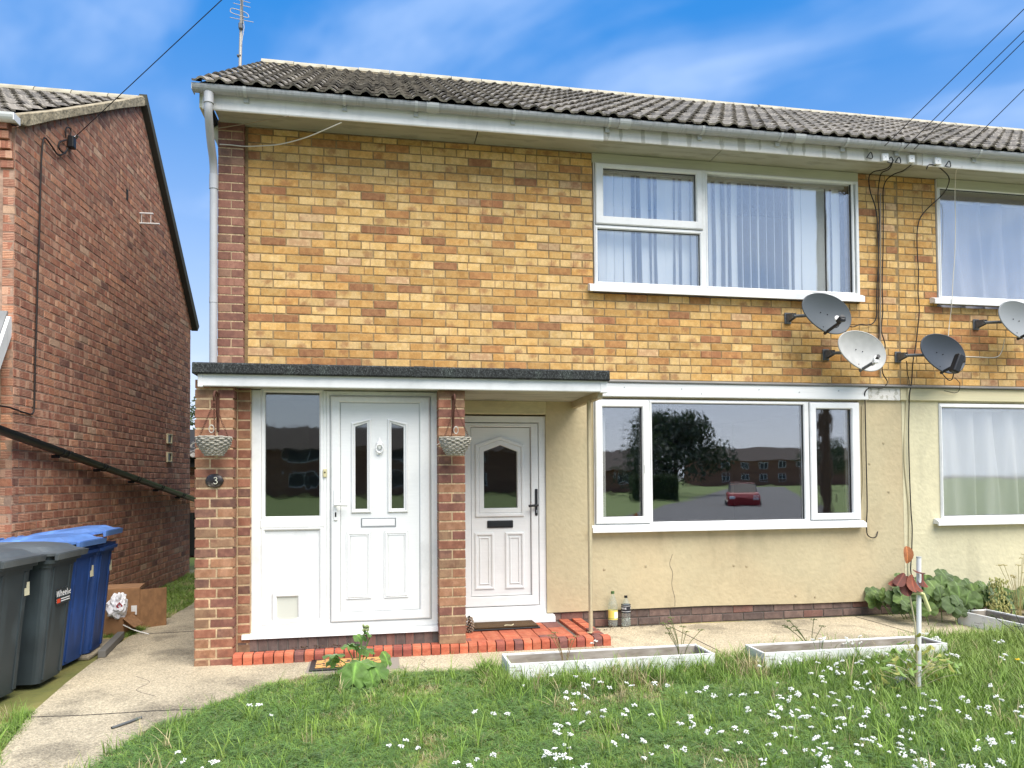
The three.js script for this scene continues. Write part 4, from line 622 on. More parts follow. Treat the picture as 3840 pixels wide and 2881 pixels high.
cable('black_cable', 'small black cable loop above the junction on the red gable', [[-1.86,4.78,-0.94],[-1.86,4.85,-0.93],[-1.86,4.90,-0.98],[-1.86,4.91,-1.06],[-1.86,4.84,-1.05]], M.cable, 0.007);
cable('black_cable', 'round black cable coil below the junction on the red gable', [[-1.86,4.76,-0.95],[-1.87,4.66,-0.80],[-1.87,4.61,-0.80],[-1.86,4.61,-0.91],[-1.86,4.69,-0.98]], M.cable, 0.008);
{
  const jb = thing('junction_bracket', 'small black cable clamp high on the red gable wall', 'cable clamp', [-1.86, 4.77, -1.02]); obj('clamp', rbx(-0.01, 0.05, -0.06, 0.06, -0.05, 0.03, 0.01), M.black, jb); obj('hook', tube([[0.04, 0.05, 0], [0.07, 0.08, -0.02], [0.05, 0.06, -0.05]], 0.008, 6), M.steel, jb);
  const P = [11.5, 11.5, 9.0];
  const wire = (label, a, mid) => { const pts = []; for (let i = 0; i <= 24; i++) { const t = i / 24; pts.push([a[0] + (P[0] - a[0]) * t, a[1] + (P[1] - a[1]) * t - mid * Math.sin(Math.PI * t) * 0.5 * t, a[2] + (P[2] - a[2]) * t]); } tag(obj('overhead_wire', tube(pts, 0.0042, 5, 3), M.cable), label, 'overhead wire'); };
  wire('overhead wire rising from the red gable clamp across the sky', [-1.85, 4.80, -1.05], 0.15);
  wire('overhead wire leftmost of those rising from the right of the eaves', [6.14, 4.66, 0.53], 0.12);
  wire('overhead wire second from the left of those rising from the right of the eaves', [6.36, 4.65, 0.53], 0.12);
  wire('overhead wire third from the left of those rising from the right of the eaves', [6.47, 4.65, 0.53], 0.06);
  wire('overhead wire rightmost, rising from the eaves over the upper right window', [7.08, 4.73, 0.53], 0.1);
  const pole = thing('telegraph_pole', 'tall brown telegraph pole carrying the overhead wires, seen in window reflections', 'telegraph pole', [11.5, G, 9.0]); obj('pole', bar([0, 0, 0], [0, 11.7, 0], 0.15, 12, 0.1), std({ color: 0x5a4634, roughness: 0.95 }), pole); obj('cross_arm', bx(-0.5, 0.5, 11.3, 11.4, -0.05, 0.05), M.black, pole);
  // junction boxes on the fascia
  [['leftmost white cable box on the fascia, slightly tilted', 6.183, 6.255, 4.555, 4.635, 0.1], ['middle white cable box on the fascia', 6.486, 6.552, 4.56, 4.64, 0.02], ['rightmost white cable box on the fascia, above the window corner', 6.786, 6.86, 4.563, 4.635, 0]].forEach(([lab, a, b, c, d, rz]) => { const t = thing('cable_box', lab, 'cable box', [(a + b) / 2, (c + d) / 2, 0.41]); t.rotation.z = rz; const w = (b - a) / 2, h = (d - c) / 2; obj('cover', rbx(-w, w, -h, h, 0, 0.03, 0.006), M.upvc, t); obj('screw', [bar([0, 0, 0.028], [0, 0, 0.032], 0.006, 8)], M.steel, t); });
  const hooks = thing('wire_hooks', 'dark metal wire hooks screwed to the fascia among the cables', 'hook', [0, 0, 0]); for (const [x, y] of [[6.05, 4.60], [6.28, 4.57], [6.37, 4.575], [6.95, 4.575]]) obj('hook', tube([[x - 0.03, y - 0.02, 0.415], [x, y + 0.03, 0.44], [x + 0.03, y - 0.02, 0.42], [x - 0.02, y - 0.022, 0.42]], 0.005, 6), M.black, hooks);
}
// roof aerial on a mast behind the verge
{
  const t = thing('roof_aerial', 'television aerial with looped dipole on a pale mast above the roof corner', 'aerial', [-0.352, 5.975, -1.62]);
  obj('mast', bar([0, -0.5, 0], [0.035, 1.05, 0], 0.017, 10), M.mast, t);
  obj('clamp', [rbx(0.0, 0.045, 0.44, 0.51, -0.01, 0.05, 0.012), rbx(-0.02, 0.024, 0.14, 0.16, -0.022, 0.022, 0.006)], M.galv, t);
  obj('boom', bar([0.05, 0.50, 0.045], [0.02, 1.2, 0.06], 0.009, 8), M.galv, t);
  for (const [y, w] of [[0.535, 0.125], [0.70, 0.09], [0.752, 0.088], [0.80, 0.085], [0.86, 0.085], [0.93, 0.08], [1.0, 0.08], [1.08, 0.08]]) obj('element', bar([0.035 - w, y + 0.02, 0.04], [0.04 + w, y - 0.02, 0.06], 0.0035, 6), M.mast, t);
  obj('dipole', tube([[-0.06, 0.60, 0.05], [-0.085, 0.62, 0.05], [-0.075, 0.65, 0.05], [-0.02, 0.648, 0.05], [0.07, 0.625, 0.05], [0.105, 0.60, 0.05], [0.11, 0.57, 0.05], [0.07, 0.57, 0.05], [0.0, 0.585, 0.05]], 0.0042, 6, 5, true), M.mast, t);
  obj('coax', tube([[0.055, 0.52, 0.05], [0.06, 0.46, 0.04], [0.045, 0.36, 0.03], [0.028, 0.26, 0.02]], 0.0035, 5), M.cableWhite, t);
}

// ------------------------------------------------------------------ hanging baskets
function basket(label, x, y, zf) {
  const t = thing('hanging_basket', label, 'hanging basket', [x, y, zf], 0, 'wicker hanging baskets on the porch pillars');
  const wick = std({ map: tex(128, 128, (u, v) => { const g = fbm(u * 8, v * 40, 241, 4, 8, 40); return mix3([112, 108, 98], [214, 208, 192], g); }, 0.1), roughness: 0.9 });
  const rad = (h) => 0.062 + 0.062 * Math.sin(clamp(h) * Math.PI / 2 * 1.02), weave = [];
  for (let r = 0; r < 10; r++) { const h = r / 9, pts = []; for (let j = 0; j < 44; j++) { const a = j / 44 * 2 * Math.PI, w = (j % 4 < 2 ? 1 : -1) * (r % 2 ? 1 : -1); pts.push([(rad(h) + w * 0.0045) * Math.cos(a), -0.135 + 0.135 * h + (rnd() - 0.5) * 0.006, (rad(h) + w * 0.0045) * Math.sin(a)]); } weave.push(tube(pts, rr(0.0062, 0.0082), 5, 2, true)); }
  const stakes = []; for (let j = 0; j < 22; j++) { const a = j / 22 * 2 * Math.PI, pts = []; for (let k = 0; k <= 5; k++) pts.push([rad(k / 5) * Math.cos(a), -0.138 + 0.142 * k / 5, rad(k / 5) * Math.sin(a)]); stakes.push(tube(pts, 0.0042, 5, 1)); }
  obj('bowl', [...weave, ...stakes, bar([0, -0.140, 0], [0, -0.132, 0], 0.062, 16)], wick, t);
  obj('stray_cane', tube([[-0.1, -0.03, 0.05], [-0.13, -0.045, 0.05], [-0.155, -0.06, 0.05]], 0.003, 5), wick, t);
  const rust = std({ color: 0x5b3a2c, roughness: 0.8, metalness: 0.3 });
  for (let k = 0; k < 3; k++) { const a = k / 3 * 2 * Math.PI + 0.35, g = []; for (let i = 0; i < 24; i++) { const s = i / 24, l = new THREE.TorusGeometry(0.0055, 0.0016, 5, 8); l.scale(1, 1.5, 1); l.rotateY(i % 2 ? 1.57 : 0); l.translate(mix(0.118 * Math.cos(a), 0, s), mix(0, 0.27, s), mix(0.118 * Math.sin(a), 0, s)); g.push(l); } obj('chain', g, rust, t); }
  obj('ring', (() => { const g = new THREE.TorusGeometry(0.022, 0.004, 6, 16); g.scale(0.8, 1.3, 1); g.translate(0, 0.06, 0.09); return g; })(), M.mast, t);
  obj('wall_bracket', [bar([0, 0.36, -0.15], [0, 0.06, -0.15], 0.011, 8), tube([[0, 0.33, -0.15], [0, 0.36, -0.1], [0, 0.355, -0.02], [0, 0.32, 0.012], [0, 0.28, 0]], 0.008, 7), tube([[0, 0.12, -0.15], [0, 0.2, -0.1], [0.004, 0.3, -0.06], [0, 0.35, -0.04]], 0.006, 6)], rust, t);
}
basket('grey wicker hanging basket on the left porch pillar above the house number', -0.072, 1.70, 1.03);
basket('grey wicker hanging basket on the middle porch pillar between the two doors', 1.785, 1.70, 1.03);
{
  const t = thing('house_number', 'oval pebble house number plaque reading 3 on the left pillar', 'house number', [-0.095, 1.367, 0.885]);
  const g = new THREE.SphereGeometry(1, 28, 18); g.scale(0.068, 0.056, 0.02);
  const p = g.attributes.position; for (let i = 0; i < p.count; i++) { const k = 1 + 0.10 * (fbm(p.getX(i) * 40 + 9, p.getY(i) * 40, 251, 2) - 0.5); p.setXYZ(i, p.getX(i) * k, p.getY(i) * k, p.getZ(i)); } g.computeVertexNormals();
  obj('pebble', [g], std({ map: tex(256, 256, (u, v) => { const n = fbm(u * 3 + 0.3, v * 3, 253, 5, 3); return n > 0.54 ? mix3([150, 146, 132], [222, 216, 202], sst(0.54, 0.75, n)) : mix3([40, 34, 32], [104, 94, 90], sst(0.3, 0.54, n)); }, 0.15), roughness: 0.35 }), t);
  obj('numeral', [tube([[-0.002, 0.02, 0.021], [0.008, 0.026, 0.021], [0.018, 0.022, 0.021], [0.018, 0.010, 0.021], [0.008, 0.004, 0.022], [0.02, -0.002, 0.021], [0.023, -0.014, 0.021], [0.012, -0.024, 0.021], [0.0, -0.021, 0.021], [-0.004, -0.016, 0.021]], 0.0035, 6)], std({ color: 0xe6e2cc, roughness: 0.4 }), t);
}
{ const t = thing('doorbell', 'small cream doorbell push on the white door frame', 'doorbell', [0.735, 1.425, 0.70]); obj('case', rbx(-0.014, 0.014, -0.034, 0.034, 0, 0.016, 0.005), std({ color: 0xcfc69a, roughness: 0.5 }), t); obj('button', bar([0, 0.006, 0.014], [0, 0.006, 0.02], 0.006, 10), M.black, t); }

// ------------------------------------------------------------------ wheelie bins
function rrect(w, d, r, n = 4) { const o = []; for (const [cx, cz, a0] of [[w / 2 - r, d / 2 - r, 0], [-w / 2 + r, d / 2 - r, 90], [-w / 2 + r, -d / 2 + r, 180], [w / 2 - r, -d / 2 + r, 270]]) for (let i = 0; i <= n; i++) { const a = R(a0 + 90 * i / n); o.push([cx + r * Math.cos(a), cz + r * Math.sin(a)]); } return o; }
function loft(secs, cap = true) {   // secs: [{y, w, d, r, oz}] -> closed shape
  const rings = secs.map((s) => rrect(s.w, s.d, s.r).map(([x, z]) => [x + (s.ox ?? 0), s.y + (s.sl ?? 0) * x, z + (s.oz ?? 0)])), n = rings[0].length, p = [], id = [];
  for (const r of rings) for (const v of r) p.push(...v);
  for (let k = 0; k < rings.length - 1; k++) for (let i = 0; i < n; i++) { const a = k * n + i, b = k * n + (i + 1) % n; id.push(a, a + n, b, b, a + n, b + n); }
  if (cap) for (const [k, f] of [[0, 1], [rings.length - 1, -1]]) { const c = p.length / 3; const m = rings[k].reduce((s, v) => [s[0] + v[0] / n, s[1] + v[1] / n, s[2] + v[2] / n], [0, 0, 0]); p.push(...m); for (let i = 0; i < n; i++) { const a = k * n + i, b = k * n + (i + 1) % n; id.push(...(f > 0 ? [c, a, b] : [c, b, a])); } }
  const g = new THREE.BufferGeometry(); g.setAttribute('position', new THREE.BufferAttribute(new Float32Array(p), 3)); g.setIndex(id); g.setAttribute('uv', new THREE.BufferAttribute(new Float32Array(p.length / 3 * 2), 2));
  const q = g.toNonIndexed(); q.computeVertexNormals(); return q;
}
function bin(label, x, z, turn, body, lid, { open = 0, text = false, sticker = true } = {}) {
  const t = thing('wheelie_bin', label, 'wheelie bin', [x, G, z], turn, 'wheelie bins along the gable wall');   // local +x is the front
  obj('body', [loft([{ y: 0.03, w: 0.50, d: 0.36, r: 0.05 }, { y: 0.30, w: 0.535, d: 0.385, r: 0.05, ox: 0.01 }, { y: 0.6, w: 0.57, d: 0.41, r: 0.05, ox: 0.02 }, { y: 0.85, w: 0.60, d: 0.43, r: 0.05, ox: 0.03 }]), loft([{ y: 0.845, w: 0.62, d: 0.455, r: 0.05, ox: 0.03 }, { y: 0.875, w: 0.625, d: 0.46, r: 0.05, ox: 0.03 }])], body, t);
  for (const s of [-1, 1]) obj('rib', ext([[0.235, 0.05], [0.262, 0.05], [0.335, 0.84], [0.31, 0.84]], [], s * 0.13 - 0.02, s * 0.13 + 0.02, 0.004), body, t);
  obj('rim', [loft([{ y: 0.875, w: 0.665, d: 0.49, r: 0.055, ox: 0.035 }, { y: 0.9, w: 0.67, d: 0.495, r: 0.055, ox: 0.035 }, { y: 0.902, w: 0.645, d: 0.475, r: 0.05, ox: 0.03 }, { y: 0.925, w: 0.648, d: 0.478, r: 0.05, ox: 0.03 }])], body, t);
  const L = group('lid', t, [-0.29, 0.935, 0]); L.rotation.z = open;
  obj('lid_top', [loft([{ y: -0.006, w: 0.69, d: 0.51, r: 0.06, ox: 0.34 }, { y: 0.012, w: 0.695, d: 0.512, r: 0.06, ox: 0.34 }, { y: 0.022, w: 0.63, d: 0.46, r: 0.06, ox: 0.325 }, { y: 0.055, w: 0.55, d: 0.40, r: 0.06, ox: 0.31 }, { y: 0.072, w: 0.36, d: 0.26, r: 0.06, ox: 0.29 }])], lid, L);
  obj('lid_edge', [loft([{ y: -0.035, w: 0.02, d: 0.5, r: 0.005, ox: 0.675 }, { y: 0.006, w: 0.03, d: 0.505, r: 0.006, ox: 0.68 }])], lid, L);
  for (const s of [-1, 1]) obj('handle', tube([[-0.05, 0.0, s * 0.18], [-0.06, 0.05, s * 0.175], [-0.055, 0.06, s * 0.1], [-0.05, 0.055, s * 0.03], [-0.03, 0.0, s * 0.02]], 0.011, 7), lid, L);
  for (const s of [-1, 1]) { const w = new THREE.CylinderGeometry(0.1, 0.1, 0.05, 18); w.rotateX(Math.PI / 2); w.translate(-0.24, 0.1, s * 0.2); obj('wheel', w, M.black, t); }
  if (sticker) { const q = bx(-0.03, 0.03, -0.045, 0.045, 0, 0.0015), o = obj('sticker', q, std({ color: 0xd9d4b4, roughness: 0.6 }), t); o.rotation.y = Math.PI / 2; o.rotation.x = 0; o.position.set(0.323, 0.72, -0.155); }
  if (text) {
    const c = document.createElement('canvas'); c.width = 256; c.height = 128; const k = c.getContext('2d'); k.fillStyle = '#2b3336'; k.fillRect(0, 0, 256, 128); k.fillStyle = '#f2f2f0'; k.font = 'bold 66px sans-serif'; k.fillText('Wheelie', 4, 66); k.fillStyle = '#d84a2a'; k.fillRect(8, 82, 60, 34); k.fillStyle = '#f2f2f0'; k.fillRect(78, 84, 160, 8); k.fillRect(78, 102, 160, 8);
    const ct = new THREE.CanvasTexture(c); ct.colorSpace = THREE.SRGBColorSpace; const g = new THREE.BoxGeometry(0.23, 0.115, 0.0015), o = obj('label', g, std({ map: ct, roughness: 0.6 }), t); o.rotation.y = Math.PI / 2; o.position.set(0.316, 0.62, -0.04);
  }
  return t;
}
const plas = (a, s) => std({ map: tex(256, 256, (u, v) => { const n = fbm(u * 4, v * 5, s, 5, 4, 5), w = sst(0.5, 0.8, fbm(u * 8, v * 2, s + 5, 4, 8, 2)); const k = 0.86 + 0.3 * (n - 0.4) + 0.22 * w; return [a[0] * k, a[1] * k, a[2] * k]; }, 0.9), roughness: 0.55 });
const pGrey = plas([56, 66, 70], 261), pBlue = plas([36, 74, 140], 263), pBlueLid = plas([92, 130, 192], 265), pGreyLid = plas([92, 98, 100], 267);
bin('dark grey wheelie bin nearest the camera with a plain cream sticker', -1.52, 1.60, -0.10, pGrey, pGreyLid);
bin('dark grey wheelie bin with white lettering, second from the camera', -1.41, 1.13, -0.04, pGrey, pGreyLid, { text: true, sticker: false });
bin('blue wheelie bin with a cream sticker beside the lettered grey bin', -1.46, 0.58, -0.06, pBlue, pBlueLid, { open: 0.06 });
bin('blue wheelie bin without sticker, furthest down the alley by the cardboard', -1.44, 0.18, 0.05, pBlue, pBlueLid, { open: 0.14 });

// ------------------------------------------------------------------ cardboard and rubbish behind the bins
const card = std({ map: tex(256, 256, (u, v) => { const n = fbm(u * 6, v * 6, 271, 5, 6), g = 1 + 0.25 * (n - 0.5) + 0.03 * Math.cos(v * 2 * Math.PI * 60); return [150 * g, 112 * g, 78 * g]; }, 0.5), roughness: 0.95 });
{
  const t = thing('cardboard_box', 'large brown cardboard box on its side with one flap hanging open', 'cardboard box', [-1.42, G, -1.05], 0.15);
  const fl = (n, w, h, pos, rot) => { const o = obj(n, rbx(-w / 2, w / 2, 0, h, -0.003, 0.003, 0.002), card, t); o.position.set(...pos); o.rotation.set(...rot); return o; };
  fl('side', 0.5, 0.40, [0, 0, 0.20], [0, 0, 0]); fl('side', 0.5, 0.40, [0, 0, -0.16], [0, 0, 0]);
  fl('top', 0.5, 0.36, [0, 0.40, 0.20], [-Math.PI / 2, 0, 0]); fl('bottom', 0.5, 0.36, [0, 0.005, 0.20], [-Math.PI / 2, 0, 0]);
  fl('flap', 0.26, 0.38, [0.36, 0.0, 0.14], [0, 0.42, 0]); fl('end', 0.34, 0.39, [0.25, 0.0, 0.02], [0, Math.PI / 2, 0]);
  obj('label', bx(-0.025, 0.025, 0.14, 0.23, 0, 0.002), M.paintWhite, t).position.set(0.2, 0, 0.206);
  const u = thing('cardboard_box', 'small low cardboard box leaning before the larger box, split at the corner', 'cardboard box', [-1.28, G, -0.66], -0.1);
  obj('side', [rbx(-0.2, 0.1, 0, 0.17, 0.09, 0.096, 0.002), rbx(0.094, 0.1, 0, 0.16, -0.16, 0.09, 0.002), rbx(-0.2, 0.1, 0, 0.18, -0.17, -0.164, 0.002)], card, u); const f = obj('flap', rbx(0, 0.14, 0, 0.005, -0.1, 0.12, 0.002), card, u); f.position.set(0.1, 0.165, 0); f.rotation.z = -0.7; obj('torn_strip', tube([[0.1, 0.1, 0.1], [0.2, 0.05, 0.1], [0.34, 0.012, 0.12]], 0.006, 5), M.paintWhite, u);
  const b = thing('plastic_bag', 'crumpled white plastic bag with a red diamond mark on the cardboard', 'plastic bag', [-1.27, 0.20, -0.60]);
  const g = new THREE.IcosahedronGeometry(0.12, 5), p = g.attributes.position; for (let i = 0; i < p.count; i++) { const x = p.getX(i), y = p.getY(i), z = p.getZ(i), k = 0.62 + 0.75 * Math.abs(fbm(x * 16 + 5, y * 16 + z * 13, 275, 4) - 0.5) * 2 + 0.2 * fbm(x * 40, y * 40 + z * 30, 277, 2), up = clamp((y + 0.12) / 0.24); p.setXYZ(i, x * k * (1.1 - 0.5 * up) + 0.03 * up, y * k * 1.15, z * k * (1.15 - 0.6 * up)); } g.computeVertexNormals();
  obj('bag', g, std({ color: 0xe9e9ec, roughness: 0.4 }), b, false);
  const mk = std({ color: 0xa8323c, roughness: 0.5 }); obj('mark', [ext([[0.028, -0.03], [0.056, 0.005], [0.028, 0.04], [0.0, 0.005]], [[[0.028, -0.014], [0.042, 0.005], [0.028, 0.024], [0.014, 0.005]].reverse()], 0.088, 0.098)], mk, b).rotation.y = 0.3;
  const k = thing('kerb_plank', 'grey plank lying beside the furthest blue bin', 'plank', [-1.12, G, -0.02], 0); const o = obj('plank', rbx(-0.03, 0.03, 0, 0.06, -0.42, 0.42, 0.006), std({ color: 0x6f6c66, roughness: 0.9 }), k); o.rotation.y = 0.13; obj('slab_edge', rbx(-0.2, -0.03, -0.01, 0.02, -0.3, 0.44, 0.01), M.concrete, k);
}

// ------------------------------------------------------------------ mats, bottles, pine cone
{
  const coir = std({ map: tex(512, 256, (u, v) => { const n = vn(u * 160, v * 80, 281, 160, 80), m = fbm(u * 5, v * 3, 283, 4, 5, 3); const g = 0.7 + 0.5 * (n - 0.4); return [104 * g + 22 * m, 78 * g + 16 * m, 48 * g + 6 * m]; }, 0.6), roughness: 1, bumpMap: bumpFine, bumpScale: 0.01 });
  const t = thing('doormat', 'brown coir doormat with black edge on the red step', 'doormat', [2.31, 0.0, 0.22], 0.03); obj('backing', rbx(-0.31, 0.31, 0.0, 0.012, -0.17, 0.17, 0.005), M.black, t); obj('pile', rbx(-0.295, 0.295, 0.010, 0.026, -0.155, 0.155, 0.006), coir, t); obj('twig', tube([[-0.02, 0.03, 0.13], [0.0, 0.032, 0.12], [0.05, 0.03, 0.125], [0.07, 0.036, 0.11]], 0.005, 5), M.cream, t);
  const w = thing('doormat', 'worn orange coir doormat with black border lying on the concrete before the step', 'doormat', [0.94, G, 1.09], 0.02);
  obj('backing', rbx(-0.29, 0.29, 0.002, 0.018, -0.17, 0.17, 0.004), M.black, w); obj('pile', rbx(-0.25, 0.25, 0.016, 0.025, -0.13, 0.13, 0.004), std({ map: tex(512, 256, (u, v) => { const n = fbm(u * 9, v * 6, 287, 5, 9, 6), f = vn(u * 180, v * 90, 5, 180, 90); const dk = sst(0.55, 0.62, n); return mix3([202 + 30 * (f - 0.5), 152 + 30 * (f - 0.5), 88], [66, 58, 50], dk); }, 0.55), roughness: 1 }), w);
  const s = thing('paving_slab', 'thin grey slab under the worn doormat', 'paving slab', [1.03, G, 1.11]); obj('slab', rbx(-0.4, 0.3, -0.004, 0.0045, -0.19, 0.19, 0.002), std({ color: 0x8e8478, roughness: 1 }), s);
  const clear = new THREE.MeshPhysicalMaterial({ color: 0xf4f8f6, transmission: 0.92, thickness: 0, roughness: 0.12, ior: 1.5, side: THREE.DoubleSide });
  const water = new THREE.MeshPhysicalMaterial({ color: 0xe8efe9, transmission: 0.9, thickness: 0.05, roughness: 0.05, ior: 1.33 });
  const bottle = (label, x, z, h, r, cap, lab, y0, y1) => {
    const b = thing('plastic_bottle', label, 'bottle', [x, G, z]); const prof = [[0.001, 0.004], [r * 0.75, 0.0], [r, 0.02], [r, h * 0.3], [r * 0.94, h * 0.33], [r, h * 0.37], [r, h * 0.62], [r * 0.8, h * 0.74], [r * 0.36, h * 0.9], [r * 0.3, h * 0.95]];
    obj('bottle', new THREE.LatheGeometry(prof.map((p) => new THREE.Vector2(...p)), 20), clear, b, false);
    obj('contents', new THREE.LatheGeometry([[0.001, 0.008], [r * 0.9, 0.012], [r * 0.92, h * 0.26], [0.001, h * 0.26]].map((p) => new THREE.Vector2(...p)), 16), water, b, false);
    obj('cap', bar([0, h * 0.93, 0], [0, h, 0], r * 0.36, 14), cap, b);
    const lg = new THREE.CylinderGeometry(r * 1.012, r * 1.012, y1 - y0, 24, 1, true); lg.translate(0, (y0 + y1) / 2, 0); obj('label', lg, lab, b, false);
  };
  const cv = (bg, paint) => { const c = document.createElement('canvas'); c.width = 256; c.height = 128; const k = c.getContext('2d'); k.fillStyle = bg; k.fillRect(0, 0, 256, 128); paint(k); const t2 = new THREE.CanvasTexture(c); t2.colorSpace = THREE.SRGBColorSpace; t2.wrapS = THREE.RepeatWrapping; return std({ map: t2, roughness: 0.5 }); };
  bottle('tall clear bottle with green cap and yellow white label by the plinth', 3.41, 0.075, 0.345, 0.047, std({ color: 0x4a6a3a }), cv('#e9d26a', (k) => { k.fillStyle = '#f2f0e4'; k.fillRect(0, 20, 60, 90); k.fillRect(120, 20, 70, 90); k.fillStyle = '#2b2b28'; k.fillRect(150, 46, 22, 20); k.fillStyle = '#8aa06a'; k.fillRect(0, 108, 256, 8); }), 0.075, 0.165);
  bottle('shorter clear bottle with black cap and dark label by the plinth', 3.54, 0.085, 0.30, 0.046, M.black, cv('#24262c', (k) => { k.fillStyle = '#e6e6e6'; k.font = 'bold 40px sans-serif'; k.fillText('PURE', 30, 70); k.fillText('PURE', 150, 70); k.fillRect(0, 100, 256, 6); k.fillRect(0, 16, 256, 5); }), 0.135, 0.215);
  const pc = thing('pine_cone', 'tall pale tipped pine cone ornament on the step beside the middle pillar', 'pine cone', [1.965, 0.0, 0.42]); const sc = [];
  for (let i = 0; i < 60; i++) { const h = i / 60, a = i * 2.4, r0 = 0.014 + 0.020 * Math.sin(Math.PI * (0.2 + 0.75 * h)); const s = new THREE.ConeGeometry(0.009, 0.022, 4); s.rotateX(-Math.PI / 2 + 0.6); s.translate(0, 0, r0); s.rotateY(a); s.translate(0, 0.008 + h * 0.13, 0); sc.push(s); }
  obj('scales', sc, std({ color: 0x9b8b78, roughness: 0.9 }), pc); obj('core', bar([0, 0, 0], [0, 0.145, 0], 0.022, 8, 0.008), M.darkUnder, pc);
  const leaves = []; for (let i = 0; i < 60; i++) { const g = new THREE.PlaneGeometry(rr(0.012, 0.03), 0.012, 2, 1), p = g.attributes.position; for (let k = 0; k < p.count; k++) p.setZ(k, Math.abs(p.getX(k)) * 0.5); g.rotateX(-Math.PI / 2 + rr(-0.7, 0.7)); g.rotateY(rr(0, 6)); const q = i < 34 ? [rr(0.5, 1.05), 0.012 + rr(0, 0.012), 0.815 + rr(-0.03, 0.03)] : [rr(3.15, 3.9), G + 0.008, rr(0.05, 0.28)]; g.translate(...q); g.computeVertexNormals(); leaves.push(g); }
  stuff(obj('dead_leaves', leaves, std({ color: 0x4d3a2a, roughness: 1 }))).userData.label = 'scattered dead leaves on the step and by the bottles';
}

// ------------------------------------------------------------------ white planters
const woodWhite = std({ map: tex(512, 256, (u, v) => { const n = fbm(u * 6, v * 24, 291, 5, 6, 24), f = sst(0.66, 0.72, fbm(u * 16, v * 9, 293, 5, 16, 9)); const g = 234 - 12 * n; return mix3([g, g, g - 3], [150, 142, 126], f * 0.7); }, 0.8), roughness: 0.7 });
const woodGrey = std({ map: tex(512, 256, (u, v) => { const n = fbm(u * 6, v * 30, 295, 5, 6, 30); return mix3([118, 108, 94], [196, 190, 178], n); }, 0.8), roughness: 0.95 });
function planter(label, x, z, L, W, turn) {
  const t = thing('planter', label, 'planter', [x, G, z], turn, 'white wooden planters'), h = 0.13, l = L / 2, w = W / 2, d = 0.02;
  obj('board', rbx(-l, l, 0, h, w - d, w, 0.004), woodWhite, t); obj('board', rbx(-l, l, 0, h, -w, -w + d, 0.004), woodWhite, t);
  obj('end_board', rbx(-l, -l + d, 0, h - 0.002, -w + d, w - d, 0.004), woodWhite, t); obj('end_board', rbx(l - d, l, 0, h - 0.002, -w + d, w - d, 0.004), woodWhite, t);
  obj('lining', [bx(-l + d, l - d, 0.03, h - 0.012, -w + d, -w + d + 0.004), bx(-l + d, -l + d + 0.004, 0.03, h - 0.012, -w + d, w - d), bx(l - d - 0.004, l - d, 0.03, h - 0.012, -w + d, w - d), bx(-l + d, l - d, 0.03, h - 0.012, w - d - 0.004, w - d)], woodGrey, t);
  obj('compost', bx(-l + d, l - d, 0.0, 0.055, -w + d, w - d), M.pot, t);
}
planter('white wooden planter nearest the porch step, its left end bare', 2.86, 1.70, 1.56, 0.34, 0.0);
planter('white wooden planter under the middle of the lower window behind the white flowers', 4.78, 1.79, 1.56, 0.31, 0.0);
planter('white wooden planter at the right edge running towards the camera', 6.915, 1.45, 1.55, 0.33, -Math.PI / 2 + 0.03);

// ------------------------------------------------------------------ plants
const leafMat = (c, s, tr = 0.35) => new THREE.MeshPhysicalMaterial({ map: tex(128, 128, (u, v) => { const n = fbm(u * 4, v * 4, s, 4, 4), vein = sst(0.06, 0.0, Math.abs(u - 0.5)) * 0.25 + 0.12 * sst(0.08, 0, Math.abs(((v + Math.abs(u - 0.5)) * 6) % 1 - 0.5)); const k = 0.85 + 0.35 * (n - 0.5) + vein; return [c[0] * k, c[1] * k, c[2] * k]; }, 1), transmission: tr, thickness: 0, roughness: 0.75, side: THREE.DoubleSide });
function leafGeo(kind, seed) {
  const rg = rng(seed), n = kind === 'oval' ? 16 : 26, p = [], uv = [], id = [];
  const rim = (k) => { const a = k / n * 2 * Math.PI; if (kind === 'oval') return [0.32 * Math.sin(a) * (1 - 0.25 * Math.cos(a)), 0.5 - 0.5 * Math.cos(a)]; const notch = 1 - 0.55 * Math.exp(-((a / 0.35) ** 2)) - 0.55 * Math.exp(-(((a - 2 * Math.PI) / 0.35) ** 2)), r = 0.5 * notch * (1 + 0.05 * Math.sin(a * 5 + seed)); return [r * Math.sin(a), 0.10 - r * Math.cos(a) + 0.12]; };
  const zf = (x, y, e) => kind === 'oval' ? Math.abs(x) * 0.35 - 0.35 * (y - 0.3) ** 2 + 0.02 * e : 0.30 * (x * x + (y - 0.2) ** 2) + 0.05 * Math.sin(7 * Math.atan2(x, y - 0.2) + seed) * e - 0.05;
  const put = (x, y, e) => { p.push(x, y, zf(x, y, e)); uv.push(x + 0.5, y); };
  const c = kind === 'oval' ? [0, 0.5] : [0, 0.16]; put(c[0], c[1], 0);
  for (let ring = 1; ring <= 2; ring++) for (let k = 0; k < n; k++) { const [x, y] = rim(k), t = ring / 2; put(mix(c[0], x, t), mix(c[1], y, t), ring === 2 ? 0.6 + rg() : 0.4); }
  for (let k = 0; k < n; k++) { const m = (k + 1) % n; id.push(0, 1 + k, 1 + m, 1 + k, 1 + n + k, 1 + n + m, 1 + k, 1 + n + m, 1 + m); }
  const g = new THREE.BufferGeometry(); g.setAttribute('position', new THREE.BufferAttribute(new Float32Array(p), 3)); g.setAttribute('uv', new THREE.BufferAttribute(new Float32Array(uv), 2)); g.setIndex(id); g.computeVertexNormals(); return g;
}
const ROUND = [1, 2, 3, 4].map((s) => leafGeo('round', s)), OVAL = [1, 2, 3].map((s) => leafGeo('oval', s));
